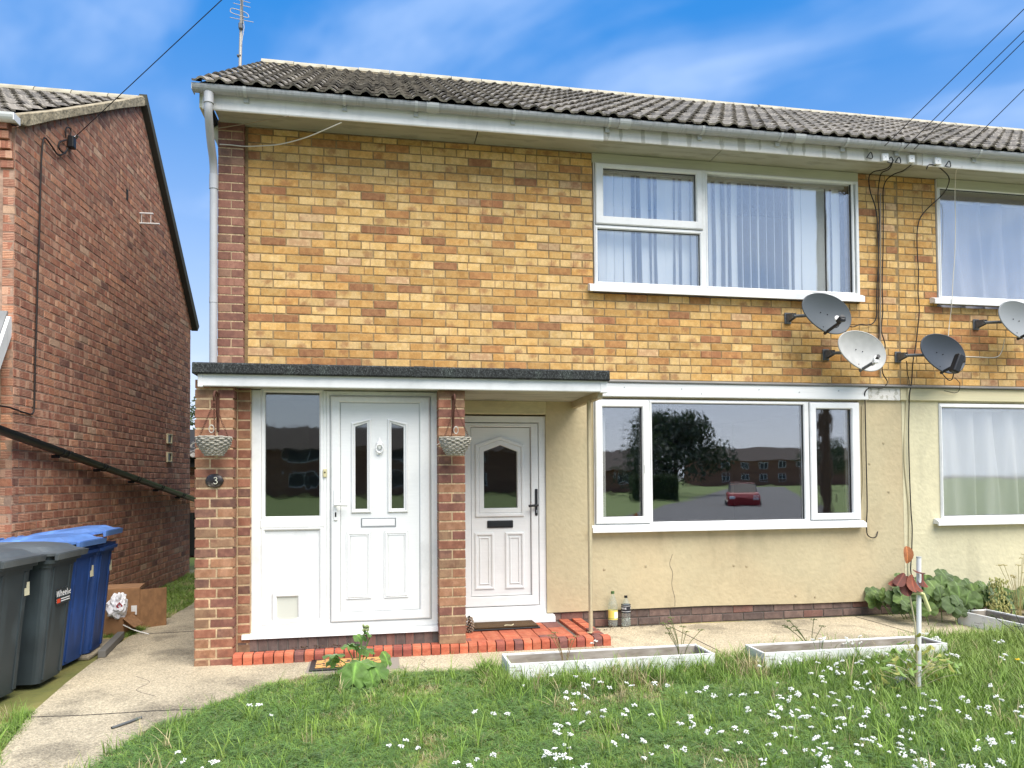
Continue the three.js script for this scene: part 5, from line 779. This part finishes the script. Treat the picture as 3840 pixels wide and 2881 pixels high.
function leaf(parent, geo, mat, pos, size, yaw, tip, roll = 0) { const o = new THREE.Mesh(geo, mat); o.name = 'leaf'; o.castShadow = o.receiveShadow = true; o.position.set(...pos); o.scale.setScalar(size); o.rotation.order = 'YXZ'; o.rotation.set(tip, yaw, roll); parent.add(o); return o; }
const lfA = leafMat([122, 164, 66], 301), lfA2 = leafMat([104, 146, 54], 305), lfB = [leafMat([104, 132, 60], 307), leafMat([120, 148, 70], 309), leafMat([92, 118, 56], 311)], lfY = leafMat([196, 196, 92], 313), lfG = leafMat([136, 168, 74], 315), lfBr = [leafMat([150, 78, 52], 317, 0.15), leafMat([116, 60, 46], 319, 0.1), leafMat([196, 122, 72], 321, 0.2)];
const stemMat = std({ color: 0x5c7a3a, roughness: 0.8 }), stemPale = std({ color: 0xb9b08e, roughness: 0.9 }), stemDry = std({ color: 0x8a7450, roughness: 0.95 });
{
  const t = thing('broad_leaf_weed', 'bright green broad leaved weed with a flower spike before the step', 'plant', [1.03, G, 1.62]);
  const L = [[-0.16, 0.20, 0.05, 0.13, 0.3, -1.15], [0.02, 0.14, 0.14, 0.17, 0.1, -0.95], [-0.03, 0.05, 0.22, 0.16, -0.25, 0.05], [0.14, 0.07, 0.16, 0.15, 0.5, -0.35], [0.20, 0.12, 0.02, 0.11, 1.0, 0.15], [-0.08, 0.23, -0.06, 0.11, -0.6, -0.9], [0.07, 0.19, -0.05, 0.12, 0.9, -0.7], [-0.2, 0.12, -0.04, 0.10, -0.9, -0.2], [0.02, 0.29, -0.03, 0.085, 0.6, -0.6], [-0.02, 0.25, 0.02, 0.08, 2.4, -0.5], [-0.1, 0.1, 0.1, 0.12, -0.9, -0.6], [0.1, 0.03, 0.22, 0.11, 0.7, 0.2], [0.08, 0.32, -0.02, 0.07, 1.4, -0.4]];
  L.forEach(([x, y, z, s, yaw, tip], i) => { leaf(t, ROUND[i % 4], i % 3 ? lfA : lfA2, [x, y, z], s * 1.25, yaw + Math.PI, Math.PI / 2 + tip * -1 - 1.1); obj('stalk', tube([[0, 0.0, 0], [x * 0.5, y * 0.65, z * 0.5], [x, y, z]], 0.004, 5), stemMat, t); });
  obj('stem', tube([[0, 0, 0], [0.0, 0.14, 0], [0.02, 0.28, 0], [0.05, 0.38, 0.02]], 0.006, 6), stemMat, t);
  const f = []; for (let i = 0; i < 26; i++) { const g = new THREE.IcosahedronGeometry(rr(0.006, 0.011), 0); g.translate(0.05 + rr(-0.022, 0.026), 0.385 + rr(-0.02, 0.025), 0.02 + rr(-0.02, 0.02)); f.push(g); } obj('flower_spike', f, std({ color: 0x95a06a, roughness: 0.9 }), t);
}
{
  const t = thing('round_leaf_plant', 'dark green mound of round leaved plants against the cream render', 'plant', [6.9, G, 0.35]);
  for (let i = 0; i < 135; i++) {
    const x = rr(-0.72, 0.9), z = rr(-0.28, 0.52), e = clamp(1 - (x / 0.95) ** 2) * clamp(1 - ((z - 0.05) / 0.62) ** 2), h = 0.05 + 0.36 * e * Math.sqrt(rnd()) * (x < -0.1 ? 1.05 : 0.75);
    if (e < 0.05) continue; if (x > -0.25 && z > 0.15 && x > 0.0) continue;
    leaf(t, ROUND[i % 4], lfB[Math.floor(rnd() * 3)], [x, h, z], rr(0.13, 0.22), Math.PI + rr(-0.8, 0.8), rr(0.05, 0.85), rr(-0.3, 0.3));
    if (i % 4 === 0) obj('stalk', tube([[x * 0.8, 0, z * 0.8], [x * 0.9, h * 0.6, z * 0.9], [x, h, z]], 0.004, 5), stemMat, t);
  }
  const u = thing('round_leaf_plant', 'low round leaved plants behind the right hand planter', 'plant', [7.6, G, 0.2]);
  for (let i = 0; i < 60; i++) { const x = rr(-0.3, 1.6), z = rr(-0.15, 0.4); leaf(u, ROUND[i % 4], lfB[Math.floor(rnd() * 3)], [x, rr(0.04, 0.17), z], rr(0.09, 0.17), Math.PI + rr(-1, 1), rr(0.2, 1.0), rr(-0.3, 0.3)); }
}
function umbel(n, r, s, seed) { const rg = rng(seed), l = []; for (let i = 0; i < n; i++) { const a = rg() * 6.28, q = r * Math.sqrt(rg()), g = new THREE.IcosahedronGeometry(s * (0.75 + 0.5 * rg()), 0); g.scale(1, 0.55, 1); g.translate(q * Math.cos(a), -q * q * 4 + (rg() - 0.5) * 0.006, q * Math.sin(a)); l.push(g); } return join(l); }
{ // tall dry umbels by the cream wall and dried stems in the planters
  const dry = std({ color: 0xa39763, roughness: 1 }), dryB = std({ color: 0x927a52, roughness: 1 });
  const tall = (label, x, z, h, n, sp, m) => { const t = thing('dry_weed', label, 'dry weed', [x, G, z]); for (let i = 0; i < n; i++) { const a = rr(-1, 1) * sp, b = rr(-0.3, 0.3) * sp, hh = h * rr(0.6, 1); obj('stem', tube([[a * 0.1, 0, b * 0.1], [a * 0.35, hh * 0.5, b * 0.4], [a, hh, b]], 0.0028, 4), m, t); const o = obj('seed_head', umbel(14, 0.026, 0.006, i + 5), m, t); o.position.set(a, hh, b); } };
  tall('yellow dry weed with many umbels in front of the cream wall', 7.36, 0.75, 0.72, 12, 0.22, dry);
  tall('thin dried brown stems rising from the planter nearest the step', 2.55, 1.62, 0.36, 5, 0.12, dryB);
  tall('dried green brown stems at the right end of the planter nearest the step', 3.5, 1.55, 0.36, 8, 0.2, std({ color: 0x6e7446, roughness: 1 }));
  tall('thin dark stems standing behind the middle planter', 4.62, 1.55, 0.3, 7, 0.3, std({ color: 0x566238, roughness: 1 }));
  tall('dark seeded stems in front of the right hand planter', 6.35, 1.9, 0.36, 9, 0.35, std({ color: 0x4c5638, roughness: 1 }));
  const y = thing('dry_weed', 'pale yellow feathery weed at the corner of the right hand planter', 'dry weed', [7.22, G, 0.66]); const f = []; for (let i = 0; i < 220; i++) { const g = new THREE.IcosahedronGeometry(rr(0.006, 0.014), 0), h = rr(0.06, 0.42); g.scale(0.8, 1.4, 0.8); g.translate(rr(-0.1, 0.1) * (1.1 - h), h, rr(-0.08, 0.08)); f.push(g); } obj('flower_spray', f, std({ color: 0xa8a668, roughness: 1 }), y); for (let i = 0; i < 5; i++) obj('stem', tube([[0, 0, 0], [rr(-0.05, 0.05), 0.2, 0], [rr(-0.1, 0.1), 0.42, 0]], 0.003, 4), stemMat, y);
}
{ // staked sapling
  const s = thing('plant_stake', 'white plastic tube stake standing in the flowering lawn', 'stake', [4.706, G, 2.70]); obj('tube', [bar([0, -0.05, 0], [0.022, 0.90, 0.0], 0.0155, 14)], M.upvc, s); obj('cap', bar([0.0217, 0.893, 0], [0.022, 0.903, 0], 0.0165, 14), M.upvcGrey, s);
  obj('tie', [tube([[-0.05, 0.66, 0.01], [-0.01, 0.665, 0.026], [0.03, 0.655, 0.022], [0.035, 0.65, -0.012], [-0.01, 0.66, -0.018], [-0.05, 0.66, 0.0]], 0.011, 5, 5, true), tube([[0.03, 0.66, 0.02], [0.055, 0.60, 0.02], [0.08, 0.54, 0.02]], 0.012, 5)], std({ color: 0xd8d79a, roughness: 0.6 }), s);
  const t = thing('sapling', 'thin sapling tied to the white stake with brown wilted top leaves', 'sapling', [4.68, G, 2.71]);
  obj('stem', [tube([[0.0, 0, 0], [0.01, 0.25, 0], [0.0, 0.45, 0], [-0.035, 0.66, 0], [-0.045, 0.86, 0]], 0.0055, 6), tube([[0.01, 0.2, 0], [-0.05, 0.26, 0.03], [-0.09, 0.36, 0.03]], 0.003, 5), tube([[0.01, 0.12, 0], [0.09, 0.2, 0.02], [0.15, 0.3, 0.0]], 0.003, 5)], stemPale, t);
  const B = [[-0.05, 0.86, 0, 0.085, 0, 0.1, 0], [-0.08, 0.80, 0.01, 0.085, -0.5, 2.6, 0.5], [-0.03, 0.79, 0.02, 0.09, 0.2, 2.9, 0.2], [-0.06, 0.78, 0.01, 0.10, -0.2, 3.0, 0.1], [-0.10, 0.77, 0, 0.07, -1.0, 2.4, 0.6], [0.0, 0.82, -0.01, 0.06, 1.0, 2.0, 0.4], [0.06, 0.80, -0.02, 0.085, 0.6, 2.9, -0.3], [0.075, 0.79, -0.01, 0.07, 0.2, 3.0, 0.3], [-0.02, 0.77, 0.02, 0.08, 0.6, 2.8, -0.3]];
  B.forEach((b, i) => leaf(t, OVAL[i % 3], lfBr[i === 0 ? 2 : i % 2], [b[0], b[1], b[2]], b[3] * 1.35, b[4], b[5], b[6]));
  for (let i = 0; i < 70; i++) { const x = rr(-0.28, 0.26), h = rr(0.03, 0.38) * (1 - Math.abs(x) * 1.6), z = rr(-0.15, 0.18); leaf(t, OVAL[i % 3], rnd() < 0.45 ? lfY : lfG, [x, h, z], rr(0.045, 0.085), rr(0, 6.28), rr(0.5, 2.2), rr(-0.5, 0.5)); if (i % 3 === 0) obj('twig', tube([[0.0, Math.max(0, h - 0.12), 0], [x * 0.6, h - 0.03, z * 0.6], [x, h, z]], 0.002, 4), stemPale, t); }
  const c = thing('plastic_cup', 'small grey plastic cup ring in the grass left of the stake', 'plastic cup', [4.63, G + 0.03, 2.62]); obj('cup', new THREE.LatheGeometry([[0.022, 0], [0.03, 0.05], [0.033, 0.052], [0.033, 0.046], [0.028, 0.04]].map((p) => new THREE.Vector2(...p)), 16), std({ color: 0xb4bac4, roughness: 0.4 }), c, false); obj('base', bar([0, 0, 0], [0, 0.004, 0], 0.022, 12), M.black, c);
}

// ------------------------------------------------------------------ grass and yarrow
const PL = [[2.08, 3.64, 1.53, 1.87], [4.0, 5.56, 1.635, 1.945], [6.75, 7.08, 0.68, 2.23]];
const inPl = (x, z) => PL.some(([a, b, c, d]) => x > a && x < b && z > c && z < d);
function blades(n, h, w, spread, seed, lean) {
  const rg = rng(seed), p = [], id = [], nn = [];
  for (let i = 0; i < n; i++) {
    const a = rg() * 6.28, r = spread * Math.sqrt(rg()), bx0 = r * Math.cos(a), bz0 = r * Math.sin(a), d = rg() * 6.28, hh = h * (0.55 + 0.6 * rg()), ln = lean * (0.3 + rg()) * hh, ww = w * (0.7 + 0.6 * rg()), tx = -Math.sin(d) * ww, tz = Math.cos(d) * ww, o = p.length / 3;
    for (const [t, k] of [[0, 1], [0.45, 0.85], [0.8, 0.5], [1, 0]]) { const f = ln * t * t, cx = bx0 + Math.cos(d) * f, cz = bz0 + Math.sin(d) * f, y = hh * (t - 0.25 * lean * t * t); if (k) { p.push(cx - tx * k, y, cz - tz * k, cx + tx * k, y, cz + tz * k); } else p.push(cx, y, cz); }
    id.push(o, o + 1, o + 3, o, o + 3, o + 2, o + 2, o + 3, o + 5, o + 2, o + 5, o + 4, o + 4, o + 5, o + 6);
  }
  const g = new THREE.BufferGeometry(); g.setAttribute('position', new THREE.BufferAttribute(new Float32Array(p), 3)); g.setIndex(id); g.computeVertexNormals(); g.setAttribute('uv', new THREE.BufferAttribute(new Float32Array(p.length / 3 * 2), 2)); return g;
}
function feathery(seed) {   // yarrow leaf rosette: many short side leaflets on arching ribs
  const rg = rng(seed), l = []; for (let k = 0; k < 6; k++) { const d = rg() * 6.28, len = 0.06 + 0.05 * rg(), li = 0.5 + 0.5 * rg(); for (let j = 0; j < 9; j++) { const t = (j + 1) / 9, x = len * t * 0.8, y = len * li * t * (1 - 0.45 * t) + 0.004; for (const s of [-1, 1]) { const w = 0.014 * Math.sin(Math.PI * (0.15 + 0.8 * t)); const g = new THREE.BufferGeometry(); const q = [[x, y, 0], [x + 0.006, y + 0.002, s * w], [x + 0.004, y, 0]]; const c = Math.cos(d), e = Math.sin(d); g.setAttribute('position', new THREE.BufferAttribute(new Float32Array(q.flatMap(([a, b, z]) => [a * c - z * e, b, a * e + z * c])), 3)); g.computeVertexNormals(); g.setAttribute('uv', new THREE.BufferAttribute(new Float32Array(6), 2)); l.push(g); } } } return mergeGeometries(l);
}
const grassMat = new THREE.MeshPhysicalMaterial({ color: 0xffffff, transmission: 0.3, thickness: 0, roughness: 0.7, side: THREE.DoubleSide });
function sow(name, geo, count, region, accept, scale, tint, label) {
  const m = new THREE.InstancedMesh(geo, grassMat, count), mt = new THREE.Matrix4(), q = new THREE.Quaternion(), e = new THREE.Euler(), col = new THREE.Color(); let n = 0;
  for (let tries = 0; n < count && tries < count * 6; tries++) {
    const x = rr(region[0], region[1]), z = rr(region[2], region[3]), a = accept(x, z); if (rnd() > a) continue;
    const s = scale(x, z); e.set(rr(-0.2, 0.2), rr(0, 6.28), rr(-0.2, 0.2)); q.setFromEuler(e);
    mt.compose(V(x, G - 0.022 + bumpy(x, z), z), q, V(s * rr(0.85, 1.15), s * rr(0.75, 1.25), s * rr(0.85, 1.15))); m.setMatrixAt(n, mt); const c = tint(x, z); col.setRGB(c[0], c[1], c[2]); m.setColorAt(n, col); n++;
  }
  m.count = n; m.name = numbered(name); m.castShadow = m.receiveShadow = true; scene.add(m); stuff(m); m.userData.label = label; return m;
}
const dry = (x, z) => 0.8 * sst(0.60, 0.74, fbm(x * 2.1 + 3, z * 2.1, 331, 4)) * sst(7.0, 4.2, x + 0.4 * z);
const lush = (x, z) => clamp(sst(2.4, 1.7, z) * (x > 1.9 ? 1 : 0) + sst(4.6, 6.2, x) + 0.25 * sst(3.4, 4.4, x));
const lawnOK = (x, z) => { if (inPl(x, z)) return 0; const j = 0.06 * (fbm(x * 7, z * 7, 337, 3) - 0.5) * 2; if (inPoly(PATH, x + j, z + j * 0.5)) return 0; return z > 1.2 ? 1 : 0; };
const tintG = (x, z) => { const n = fbm(x * 3, z * 3, 341, 3), k = rr(0.7, 1.35), d = dry(x, z); let c = mix3([0.145, 0.265, 0.030], [0.30, 0.42, 0.070], n); c = mix3(c, [0.34, 0.38, 0.10], 0.35 * sst(4.5, 7, x)); if (rnd() < 0.05 + 0.5 * d) c = [0.52, 0.44, 0.23]; return [c[0] * k, c[1] * k, c[2] * k]; };
const short = [blades(16, 0.055, 0.0021, 0.04, 1, 0.9), blades(16, 0.06, 0.0023, 0.045, 2, 1.1), blades(14, 0.05, 0.0026, 0.04, 3, 1.3)], long = [blades(11, 0.15, 0.0026, 0.03, 4, 0.6), blades(9, 0.20, 0.003, 0.035, 5, 0.8)], fern = [feathery(6), feathery(7)];
short.forEach((g) => sow('grass', g, 23000, [-1.0, 9.2, 1.2, 4.9], (x, z) => lawnOK(x, z) * (1 - 0.82 * dry(x, z)), (x, z) => 0.75 + 0.45 * lush(x, z) + 0.25 * fbm(x * 4, z * 4, 345, 2), tintG, 'short green grass of the front lawn with dry patches'));
long.forEach((g) => sow('grass', g, 7000, [-0.9, 9.2, 1.3, 4.6], (x, z) => lawnOK(x, z) * (0.04 + 0.9 * lush(x, z)), (x, z) => 0.55 + 0.6 * rnd(), tintG, 'longer green grass around the planters and at the right of the lawn'));
fern.forEach((g) => sow('yarrow_foliage', g, 8000, [-0.6, 9.0, 1.3, 4.6], (x, z) => lawnOK(x, z) * (1 - dry(x, z)) * (0.35 + 0.6 * sst(0.42, 0.6, fbm(x * 2, z * 2, 347, 3))), (x, z) => 0.7 + 0.7 * rnd(), (x, z) => { const k = rr(0.7, 1.3); return [0.125 * k, 0.245 * k, 0.04 * k]; }, 'feathery green yarrow foliage in the lawn'));
sow('grass', long[0], 900, [-1.9, -0.6, 1.6, 5.5], (x, z) => (inPoly(PATH, x, z) ? 0 : z > 2.0 || x < -1.9 ? 1 : 0), () => 0.5 + 0.5 * rnd(), tintG, 'grass tufts at the left edge of the path before the bins');
sow('grass', short[0], 3000, [-1.75, -0.6, -5.5, -0.5], (x, z) => (inPoly(PATH, x, z) ? 0 : 1), () => 0.8 + 0.4 * rnd(), tintG, 'grass strip along the alley behind the cardboard');
sow('grass', long[1], 120, [4.0, 6.2, 1.2, 1.66], (x, z) => (fbm(x * 3, z * 3, 351, 2) > 0.5 ? 1 : 0), () => 0.4 + 0.4 * rnd(), tintG, 'grass growing at the concrete edge behind the middle planter');
sow('grass', long[0], 160, [3.1, 3.9, 1.35, 1.7], () => 1, () => 0.5 + 0.4 * rnd(), tintG, 'grass and weeds around the right end of the first planter');
sow('grass', long[0], 60, [2.2, 3.5, 1.56, 1.84], () => 0.6, () => 0.35 + 0.3 * rnd(), (x, z) => [0.3, 0.25, 0.1], 'dry grass inside the first planter');
sow('grass', long[0], 420, [2.2, 5.7, 1.86, 2.12], (x, z) => (fbm(x * 2.3, 1, 353, 2) > 0.42 ? 1 : 0.2), () => 0.55 + 0.6 * rnd(), tintG, 'long grass leaning over the front boards of the planters');
sow('grass', long[1], 60, [7.5, 9.0, 0.1, 0.35], () => 1, () => 0.9 + 0.6 * rnd(), () => [0.42, 0.32, 0.17], 'dry straw coloured grass by the cream wall');
{
  const pet = std({ color: 0xe6e6de, roughness: 0.9 }), heads = Array.from({ length: 6 }, (_, i) => umbel(16, 0.021, 0.0052, 60 + i)), hs = Array.from({ length: 6 }, (_, i) => umbel(9, 0.013, 0.0048, 80 + i));
  const Y = [[4.10,2.31,4],[4.14,2.35,3],[4.60,1.71,5],[4.48,1.95,4],[4.90,1.75,3],[4.82,1.76,3],[4.78,1.86,3],[4.19,2.50,5],[4.64,2.28,5],[4.40,2.42,5],[4.13,2.87,2],[4.07,2.68,6],[4.13,2.91,3],[3.73,2.71,4],[3.57,2.97,4],[3.59,2.97,4],[3.39,3.26,3],[3.29,3.47,2],[3.53,3.19,5],[3.43,3.40,1],[3.59,3.25,3],[3.80,3.06,4],[3.80,3.09,2],[3.91,3.21,3],[4.15,2.92,3],[4.53,2.67,3],[4.11,3.43,6],[4.16,3.40,3],[4.00,3.55,2],[3.97,3.52,4],[5.66,1.75,6],[5.29,2.28,4],[5.74,2.23,4],[5.52,2.62,4],[3.95,2.10,6],[3.33,2.93,3],[3.24,3.12,2],[3.27,2.96,3],[3.16,2.68,6],[2.92,3.09,1],[2.85,3.38,3],[2.76,3.42,3],[2.85,3.57,2],[3.01,3.60,3],[3.12,3.69,2],[2.84,3.73,4],[3.07,3.86,1],[2.95,3.95,2],[3.07,4.04,5],[3.10,4.15,2],[3.08,4.15,3],[3.32,3.85,8],[3.30,3.95,6],[3.23,3.93,2],[3.61,3.58,6],[3.90,3.37,2],[3.68,3.71,6],[3.55,3.58,2],[3.71,3.93,8],[3.67,4.03,4],[3.80,4.00,3],[4.38,3.58,6],[3.93,4.17,6],[4.09,4.10,7],[3.56,4.11,4],[3.89,4.12,4],[3.86,4.27,2],[4.53,3.40,3],[4.95,3.07,2],[4.68,3.47,4],[4.45,3.80,2],[3.44,3.45,3],[3.30,3.45,2],[4.72,2.72,3],[4.71,2.61,3],[2.18,2.25,5],[2.36,2.53,2],[2.47,2.39,3],[2.49,2.46,4],[2.62,2.20,2],[2.54,2.60,3],[2.22,2.92,3],[2.40,2.74,2],[1.71,2.85,2],[1.88,2.89,3],[2.41,3.00,3],[2.45,2.99,2],[2.51,3.01,3],[2.26,3.11,2],[2.19,3.32,4],[2.00,3.47,5],[2.09,3.31,4],[2.14,3.27,2],[2.06,3.66,2],[2.05,3.65,6],[2.05,3.82,3],[2.35,3.54,3],[2.69,2.95,2],[2.93,2.54,3],[2.73,2.64,2],[2.54,3.48,2],[2.54,3.71,4],[1.53,3.71,4],[1.58,3.73,1],[1.68,3.59,2],[1.33,3.42,2],[1.25,3.36,2],[2.34,3.99,4],[2.01,3.82,3],[2.87,1.34,2],[0.46,2.48,4],[0.28,3.16,6],[-0.11,3.45,4]];
  Y.forEach(([x, z, n], i) => {
    const t = thing('yarrow', 'white flat topped yarrow flowers growing in the lawn grass', 'wildflower', [x, G, z], rr(0, 6.28), 'white yarrow flowers in the lawn'), sp = 0.018 + 0.013 * n, h0 = rr(0.09, 0.15) * (x > 4 ? 1.15 : 0.9);
    for (let k = 0; k < Math.max(1, Math.round(n * 0.8)); k++) { const a = rr(0, 6.28), r = sp * Math.sqrt(rnd()) * (n > 1 ? 1.25 : 0), hx = r * Math.cos(a) * 1.3, hz = r * Math.sin(a), h = h0 + rr(-0.035, 0.045); obj('stem', tube([[hx * 0.3, 0, hz * 0.3], [hx * 0.6, h * 0.6, hz * 0.6], [hx, h, hz]], 0.0016, 4), stemMat, t); const m = new THREE.Mesh((k % 3 === 2 ? hs : heads)[(i + k) % 6], pet); m.name = 'flower_head'; m.castShadow = m.receiveShadow = true; m.position.set(hx, h + 0.004, hz); m.rotation.set(rr(-0.1, 0.6), 0, rr(-0.4, 0.4)); m.scale.set(rr(0.6, 1.0), rr(1.0, 1.5), rr(0.6, 1.0)); t.add(m); }
  });
  const d = thing('dandelion', 'single small yellow flower in the long grass at the right', 'wildflower', [5.62, G, 2.55]); obj('flower_head', (() => { const g = umbel(14, 0.014, 0.006, 99); g.translate(0, 0.14, 0); return g; })(), std({ color: 0xe6c22a, roughness: 0.8 }), d); obj('stem', bar([0, 0, 0], [0, 0.14, 0], 0.002, 5), stemMat, d);
}

// ------------------------------------------------------------------ tree behind the alley, and the street seen in the glass
function tree(name, label, x, z, h, r, trunkH, seed, tone, n = 5200, grp) {
  const rg = rng(seed), t = thing(name, label, 'tree', [x, G, z], 0, grp), tr = [];
  tr.push(tube([[0, 0, 0], [0.05, trunkH * 0.6, 0.03], [0, h * 0.75, 0]], h * 0.025, 8)); const cl = [];
  for (let i = 0; i < 16; i++) { const a = rg() * 6.28, y = trunkH + (h - trunkH) * (0.1 + 0.85 * rg()), k = r * (0.35 + 0.6 * rg()) * (1 - 0.55 * ((y - trunkH) / (h - trunkH)) ** 1.5), c = [k * Math.cos(a), y, k * Math.sin(a)]; cl.push([c, r * (0.28 + 0.25 * rg())]); tr.push(tube([[0, y * 0.62, 0], [c[0] * 0.5, y * 0.85, c[2] * 0.5], c], h * 0.007, 5)); }
  cl.push([[0, h - r * 0.35, 0], r * 0.4]);
  obj('trunk', tr, std({ color: 0x4a3c2e, roughness: 1 }), t);
  const p = [], nm = []; for (let i = 0; i < n; i++) { const [c, R0] = cl[Math.floor(rg() * cl.length)], u = rg() * 2 - 1, a = rg() * 6.28, q = R0 * Math.pow(rg(), 0.4), s = Math.sqrt(1 - u * u), o = V(c[0] + q * s * Math.cos(a), c[1] + q * u * 0.8, c[2] + q * s * Math.sin(a)), e = new THREE.Euler(rg() * 6, rg() * 6, rg() * 6), k = r * (0.035 + 0.04 * rg()); for (const v of [[-0.5, 0, 0], [0.5, 0, 0], [0, 1.3, 0.2]]) { const w = V(v[0] * k, v[1] * k, v[2] * k).applyEuler(e).add(o); p.push(w.x, w.y, w.z); } }
  const g = new THREE.BufferGeometry(); g.setAttribute('position', new THREE.BufferAttribute(new Float32Array(p), 3)); g.computeVertexNormals(); g.setAttribute('uv', new THREE.BufferAttribute(new Float32Array(p.length / 3 * 2), 2)); void nm;
  stuff(obj('crown', g, new THREE.MeshPhysicalMaterial({ color: new THREE.Color().setRGB(...tone), transmission: 0.35, thickness: 0, roughness: 0.9, side: THREE.DoubleSide }), t, false)); return t;
}
tree('pine_tree', 'small green tree showing in the gap above the outbuilding roof', -3.25, -13.0, 3.6, 1.25, 1.1, 401, [0.07, 0.105, 0.04], 1500);
{
  const wallM = std({ map: tex(256, 256, (u, v) => { const n = fbm(u * 30, v * 30, 411, 3, 30); return mix3([112, 74, 58], [150, 108, 84], n); }, 3), roughness: 1 }), roofM = std({ color: 0x5a5048, roughness: 1 });
  const faced = (label, x0, x1, z, h, rh, wins, turn = 0) => {
    const t = thing('brick_house', label, 'house', [0, G, 0], 0); t.position.set((x0 + x1) / 2, G, z); t.rotation.y = turn; const w = (x1 - x0) / 2;
    obj('wall', bx(-w, w, 0, h, 0, 8), wallM, t); obj('roof', prism([[-0.4, h - 0.1], [4, h + rh], [8.4, h - 0.1]], -w - 0.2, w + 0.2), roofM, t);
    for (const [cx, cy, ww, hh] of wins) { const g = group('window', t); obj('frame', [frame([cx - ww / 2, cx + ww / 2, cy, cy + hh], [cx - ww / 2 + 0.07, cx + ww / 2 - 0.07, cy + 0.07, cy + hh - 0.07], -0.06, 0.02), bx(cx - 0.04, cx + 0.04, cy, cy + hh, -0.06, 0.0)], M.upvc, g); obj('pane', bx(cx - ww / 2, cx + ww / 2, cy, cy + hh, -0.02, -0.01), M.black, g); }
  };
  const rows = []; for (let i = 0; i < 6; i++) for (const y of [0.9, 3.4]) rows.push([-22 + i * 8.2, y, 3.6, 1.35]);
  faced('brown brick terrace across the street, reflected in the door glass', -34, 17, 72, 4.7, 2.4, rows);
  faced('low brick bungalow across the street, reflected in the left window light', 20, 31, 73, 2.5, 2.3, [[-2, 0.9, 1.4, 1.1], [2, 0.9, 1.4, 1.1]]);
  faced('far brick terrace up the street, reflected in the lower window', 62, 96, 130, 5.0, 2.4, [[-12, 1, 1.6, 1.2], [-12, 3.4, 1.6, 1.2], [-8, 1, 1.6, 1.2], [-8, 3.4, 1.6, 1.2], [-4, 1, 1.6, 1.2], [-4, 3.4, 1.6, 1.2], [0, 1, 1.6, 1.2], [0, 3.4, 1.6, 1.2], [4, 3.4, 1.6, 1.2]]);
  tree('broadleaf_tree', 'dark broadleaf tree across the street, reflected in the lower window', 28.0, 59, 7.6, 5.0, 0.9, 421, [0.04, 0.065, 0.025], 9000);
  tree('broadleaf_tree', 'dark tree at the left of the street, reflected beside the bungalow roof', 24.5, 92, 9.5, 4.5, 1.8, 423, [0.035, 0.055, 0.02], 4200);
  tree('broadleaf_tree', 'green tree nearer the road, reflected in the right window light', 53, 74, 6.2, 3.2, 1.3, 425, [0.05, 0.085, 0.03], 3600);
  const car = thing('parked_car', 'red hatchback parked in the street, reflected in the lower window', 'car', [21.0, G - 0.35, 32], -1.15);
  const red = std({ color: 0x9c2026, roughness: 0.3 });
  obj('body', ext([[-1.9, 0.35], [-1.95, 0.75], [-1.75, 0.95], [-0.95, 1.0], [1.5, 1.02], [1.9, 0.9], [1.95, 0.4], [1.8, 0.28], [-1.8, 0.28]], [], -0.82, 0.82, 0.06), red, car); obj('cabin', ext([[-1.0, 0.98], [-0.45, 1.45], [1.1, 1.47], [1.75, 1.0]], [], -0.7, 0.7, 0.06), M.black, car); obj('roof_panel', rbx(-0.4, 1.05, 1.45, 1.5, -0.62, 0.62, 0.02), red, car);
  for (const [a, b] of [[-1.2, -0.8], [1.2, -0.8], [-1.2, 0.8], [1.2, 0.8]]) { const w = new THREE.CylinderGeometry(0.31, 0.31, 0.2, 18); w.rotateX(Math.PI / 2); w.translate(a, 0.31, b); obj('wheel', w, M.black, car); }
  for (const b of [-0.6, 0.6]) obj('headlight', rbx(-1.97, -1.85, 0.68, 0.82, b - 0.15, b + 0.15, 0.03), M.paintWhite, car);
  const hedge = thing('hedge', 'clipped green hedge across the road, reflected in the lower window', 'hedge', [19.2, G, 41.0]); const hp = []; const hg = rng(431); for (let i = 0; i < 5000; i++) { const f = Math.floor(hg() * 3), x = (hg() - 0.5) * 3, y = hg() * 1.6, z = (hg() - 0.5) * 1; const o = f === 0 ? V(x, 1.6, z) : f === 1 ? V(x, y, -0.5) : V(hg() < 0.5 ? -1.5 : 1.5, y, z), e = new THREE.Euler(hg() * 6, hg() * 6, hg() * 6); for (const v of [[-0.06, 0, 0], [0.06, 0, 0], [0, 0.14, 0]]) { const w = V(...v).applyEuler(e).add(o); hp.push(w.x, w.y, w.z); } }
  const g = new THREE.BufferGeometry(); g.setAttribute('position', new THREE.BufferAttribute(new Float32Array(hp), 3)); g.computeVertexNormals(); g.setAttribute('uv', new THREE.BufferAttribute(new Float32Array(hp.length / 3 * 2), 2)); stuff(obj('leaves', g, lfB[0], hedge, false)); obj('core', rbx(-1.42, 1.42, 0, 1.52, -0.42, 0.42, 0.1), std({ color: 0x1d2414, roughness: 1 }), hedge);
}
scene.traverse((o) => { if (o.isMesh) { o.castShadow = true; o.receiveShadow = true; } });
renderer.render(scene, camera);
